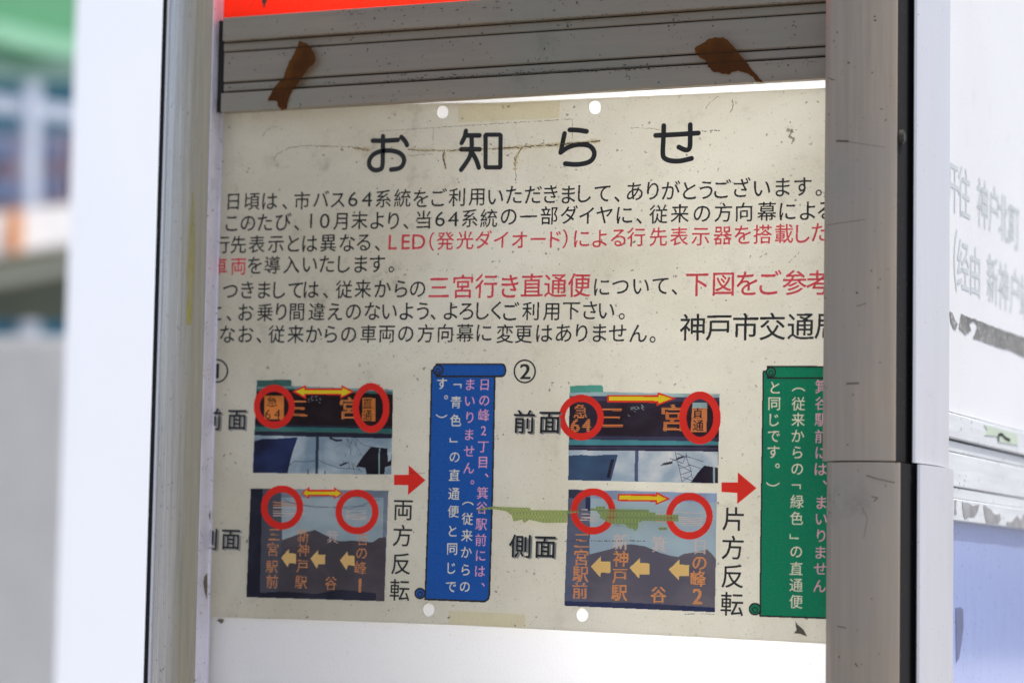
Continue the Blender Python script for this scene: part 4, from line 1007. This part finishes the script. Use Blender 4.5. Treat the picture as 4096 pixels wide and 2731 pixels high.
# white steel pillar (square, rounded corner towards the viewer)
pl = plain('white_gloss_paint', (0.72, 0.75, 0.80), 0.35, var=0.02, scale=3)
c0 = D(262, 1365, 2.962); c1 = D(330, 1365, 2.985); c2 = D(900, 1365, 3.22)
v_ = [(c0.x, c0.y)]
a_ = Vector((c0.x, c0.y)); b_ = Vector((c1.x, c1.y)); e_ = Vector((c2.x, c2.y))
for i in range(7):
    t = i/6; p_ = (a_*(0.25)+b_*0.75)*(1-t)**2 + b_*2*t*(1-t) + (b_*0.86+e_*0.14)*t*t; v_.append((p_.x, p_.y))
v_.append((e_.x, e_.y)); v_.append((e_.x-0.05, e_.y+0.16)); v_.append((a_.x-0.035, a_.y+0.10))
v, f = extrude_z(v_, 0.0, 3.4); o = mesh_obj('steel_pillar', v, f, pl); auto_smooth(o, 50)
tag(o, 'broad white painted steel pillar left of the display case, out of focus', 'pillar')

BN = Vector((0.80, -0.60, 0.0))
def Bk(x, y, dep):                    # point on an upright plane turned towards the sunny side of the street
    c_ = D(128, 1365, dep); d = ray(x, y); return CAM + d*((c_-CAM).dot(BN)/d.dot(BN))
def slab(name, pts, dep, th, mat, label, cat, parent=None, group=None):
    """upright slab through px corners at a distance, thickened away from the viewer"""
    mb = MB(); mb.plate([Bk(x, y, dep) for x, y in pts], n=BN, th=th, back=True); o = mb.build(name, mat, parent)
    if label: tag(o, label, cat, group)
    return o
g1 = plain('green_awning_cloth', srgb((104, 168, 124)), 0.7); g2 = plain('pale_green_cloth', srgb((156, 214, 176)), 0.7); g3 = plain('grey_green_wall', srgb((120, 150, 138)), 0.8)
bl = plain('sea_blue_paint', srgb((76, 138, 170)), 0.6); wh = plain('white_rail_paint', (0.50, 0.55, 0.64), 0.5); pk = plain('pinkish_plaster', srgb((158, 136, 146)), 0.8)
wn = plain('far_window_glass', srgb((108, 124, 158)), 0.3); ol = plain('olive_steel', srgb((98, 100, 80)), 0.7); ol2 = plain('pale_olive_steel', srgb((150, 152, 138)), 0.7)
og = plain('orange_paint', srgb((226, 150, 88)), 0.6); wg = plain('cream_girder', (0.93, 0.90, 0.86), 0.6); tl = plain('teal_paint', srgb((20, 104, 134)), 0.6)
# far building: wall, windows, green awning
bld = thing('far_building', 'blurred shop building with grey-green wall and bluish windows at the left edge', 'building', D(0, 2731, 14))
slab('wall', [(-700, -300), (900, -300), (900, 900), (-700, 900)], 14, 0.4, g3, None, None, bld)
slab('pink_storey', [(-700, 515), (900, 555), (900, 900), (-700, 900)], 13.95, 0.04, pk, None, None, bld)
for x0, x1, y0, y1 in ((-130, 85, 720, 800), (180, 240, 700, 790), (-130, 70, 560, 640), (180, 245, 560, 640), (300, 420, 560, 640), (300, 420, 700, 790)):
    slab('window', [(x0, y0), (x1, y0), (x1, y1), (x0, y1)], 13.9, 0.05, wn, None, None, bld)
aw = slab('awning', [(-600, -300), (700, -300), (700, 130), (250, 205), (120, 165), (0, 80), (-600, -80)], 12, 0.5, g1, 'blurred green awning high at the left edge', 'awning')
slab('awning_valance', [(-400, 40), (0, 85), (130, 120), (260, 150), (700, 160), (700, 235), (260, 225), (110, 195), (0, 165), (-400, 60)], 11.9, 0.05, g2, None, None, aw)
slab('blue_fascia', [(-600, 300), (600, 340), (600, 520), (-600, 520)], 12.5, 0.2, bl, 'blurred blue fascia board under the green awning', 'fascia')
rl = thing('guard_rail', 'blurred white guard rail with one upright in front of the blue fascia', 'railing', D(135, 1000, 9))
slab('rail_bar', [(-600, 280), (0, 382), (700, 480), (700, 540), (0, 445), (-600, 345)], 9, 0.05, wh, None, None, rl)
slab('rail_upright', [(112, 330), (165, 330), (160, 830), (110, 830)], 8.9, 0.05, wh, None, None, rl)
gd = slab('bridge_girder', [(-600, 860), (0, 850), (130, 830), (700, 780), (700, 930), (240, 975), (0, 1020), (-600, 1100)], 8.5, 0.3, wg, 'blurred cream bridge girder above the olive beam', 'girder')
slab('orange_panel', [(42, 846), (92, 838), (88, 1005), (40, 1012)], 8.45, 0.03, og, None, None, gd)
bm_ = slab('olive_beam', [(-600, 1110), (0, 1030), (240, 985), (700, 900), (700, 1310), (-600, 1310)], 9.5, 0.3, ol, 'blurred olive beam below the cream girder', 'beam')
slab('pale_strip', [(-600, 1170), (0, 1090), (240, 1050), (700, 960), (700, 1010), (240, 1095), (0, 1140), (-600, 1220)], 9.45, 0.03, ol2, None, None, bm_)
bt = slab('teal_barrier', [(-600, 1290), (700, 1290), (700, 1500), (-600, 1500)], 9.2, 0.1, tl, 'blurred teal barrier strip above the grey mesh screen', 'barrier')
slab('barrier_post', [(95, 1285), (160, 1285), (158, 1400), (93, 1400)], 9.1, 0.06, wh, None, None, bt)
# mesh screen: pale board with a fine raised grid
scn = thing('mesh_screen', 'blurred pale grey screen with a fine square grid, lower left', 'screen', D(120, 2731, 6))
bd_ = plain('pale_screen_paint', (0.92, 0.91, 0.87), 0.7, var=0.04, scale=4)
slab('board', [(-600, 1345), (700, 1345), (700, 3400), (-600, 3400)], 6.0, 0.04, bd_, None, None, scn)
gm = plain('grid_wire', (0.58, 0.58, 0.57), 0.6)
mb = MB(); n_ = BN
for i in range(70):
    x = -250+i*15.5; mb.plate([Bk(x, 1345, 5.997), Bk(x+4, 1345, 5.997), Bk(x+4-20, 2900, 5.997), Bk(x-20, 2900, 5.997)], n=n_, th=0.002)
for i in range(100):
    y = 1350+i*15.5; mb.plate([Bk(-250, y, 5.995), Bk(650, y, 5.995), Bk(650, y+4, 5.995), Bk(-250, y+4, 5.995)], n=n_, th=0.0015)
o = mb.build('grid', gm, scn); o['kind'] = 'stuff'
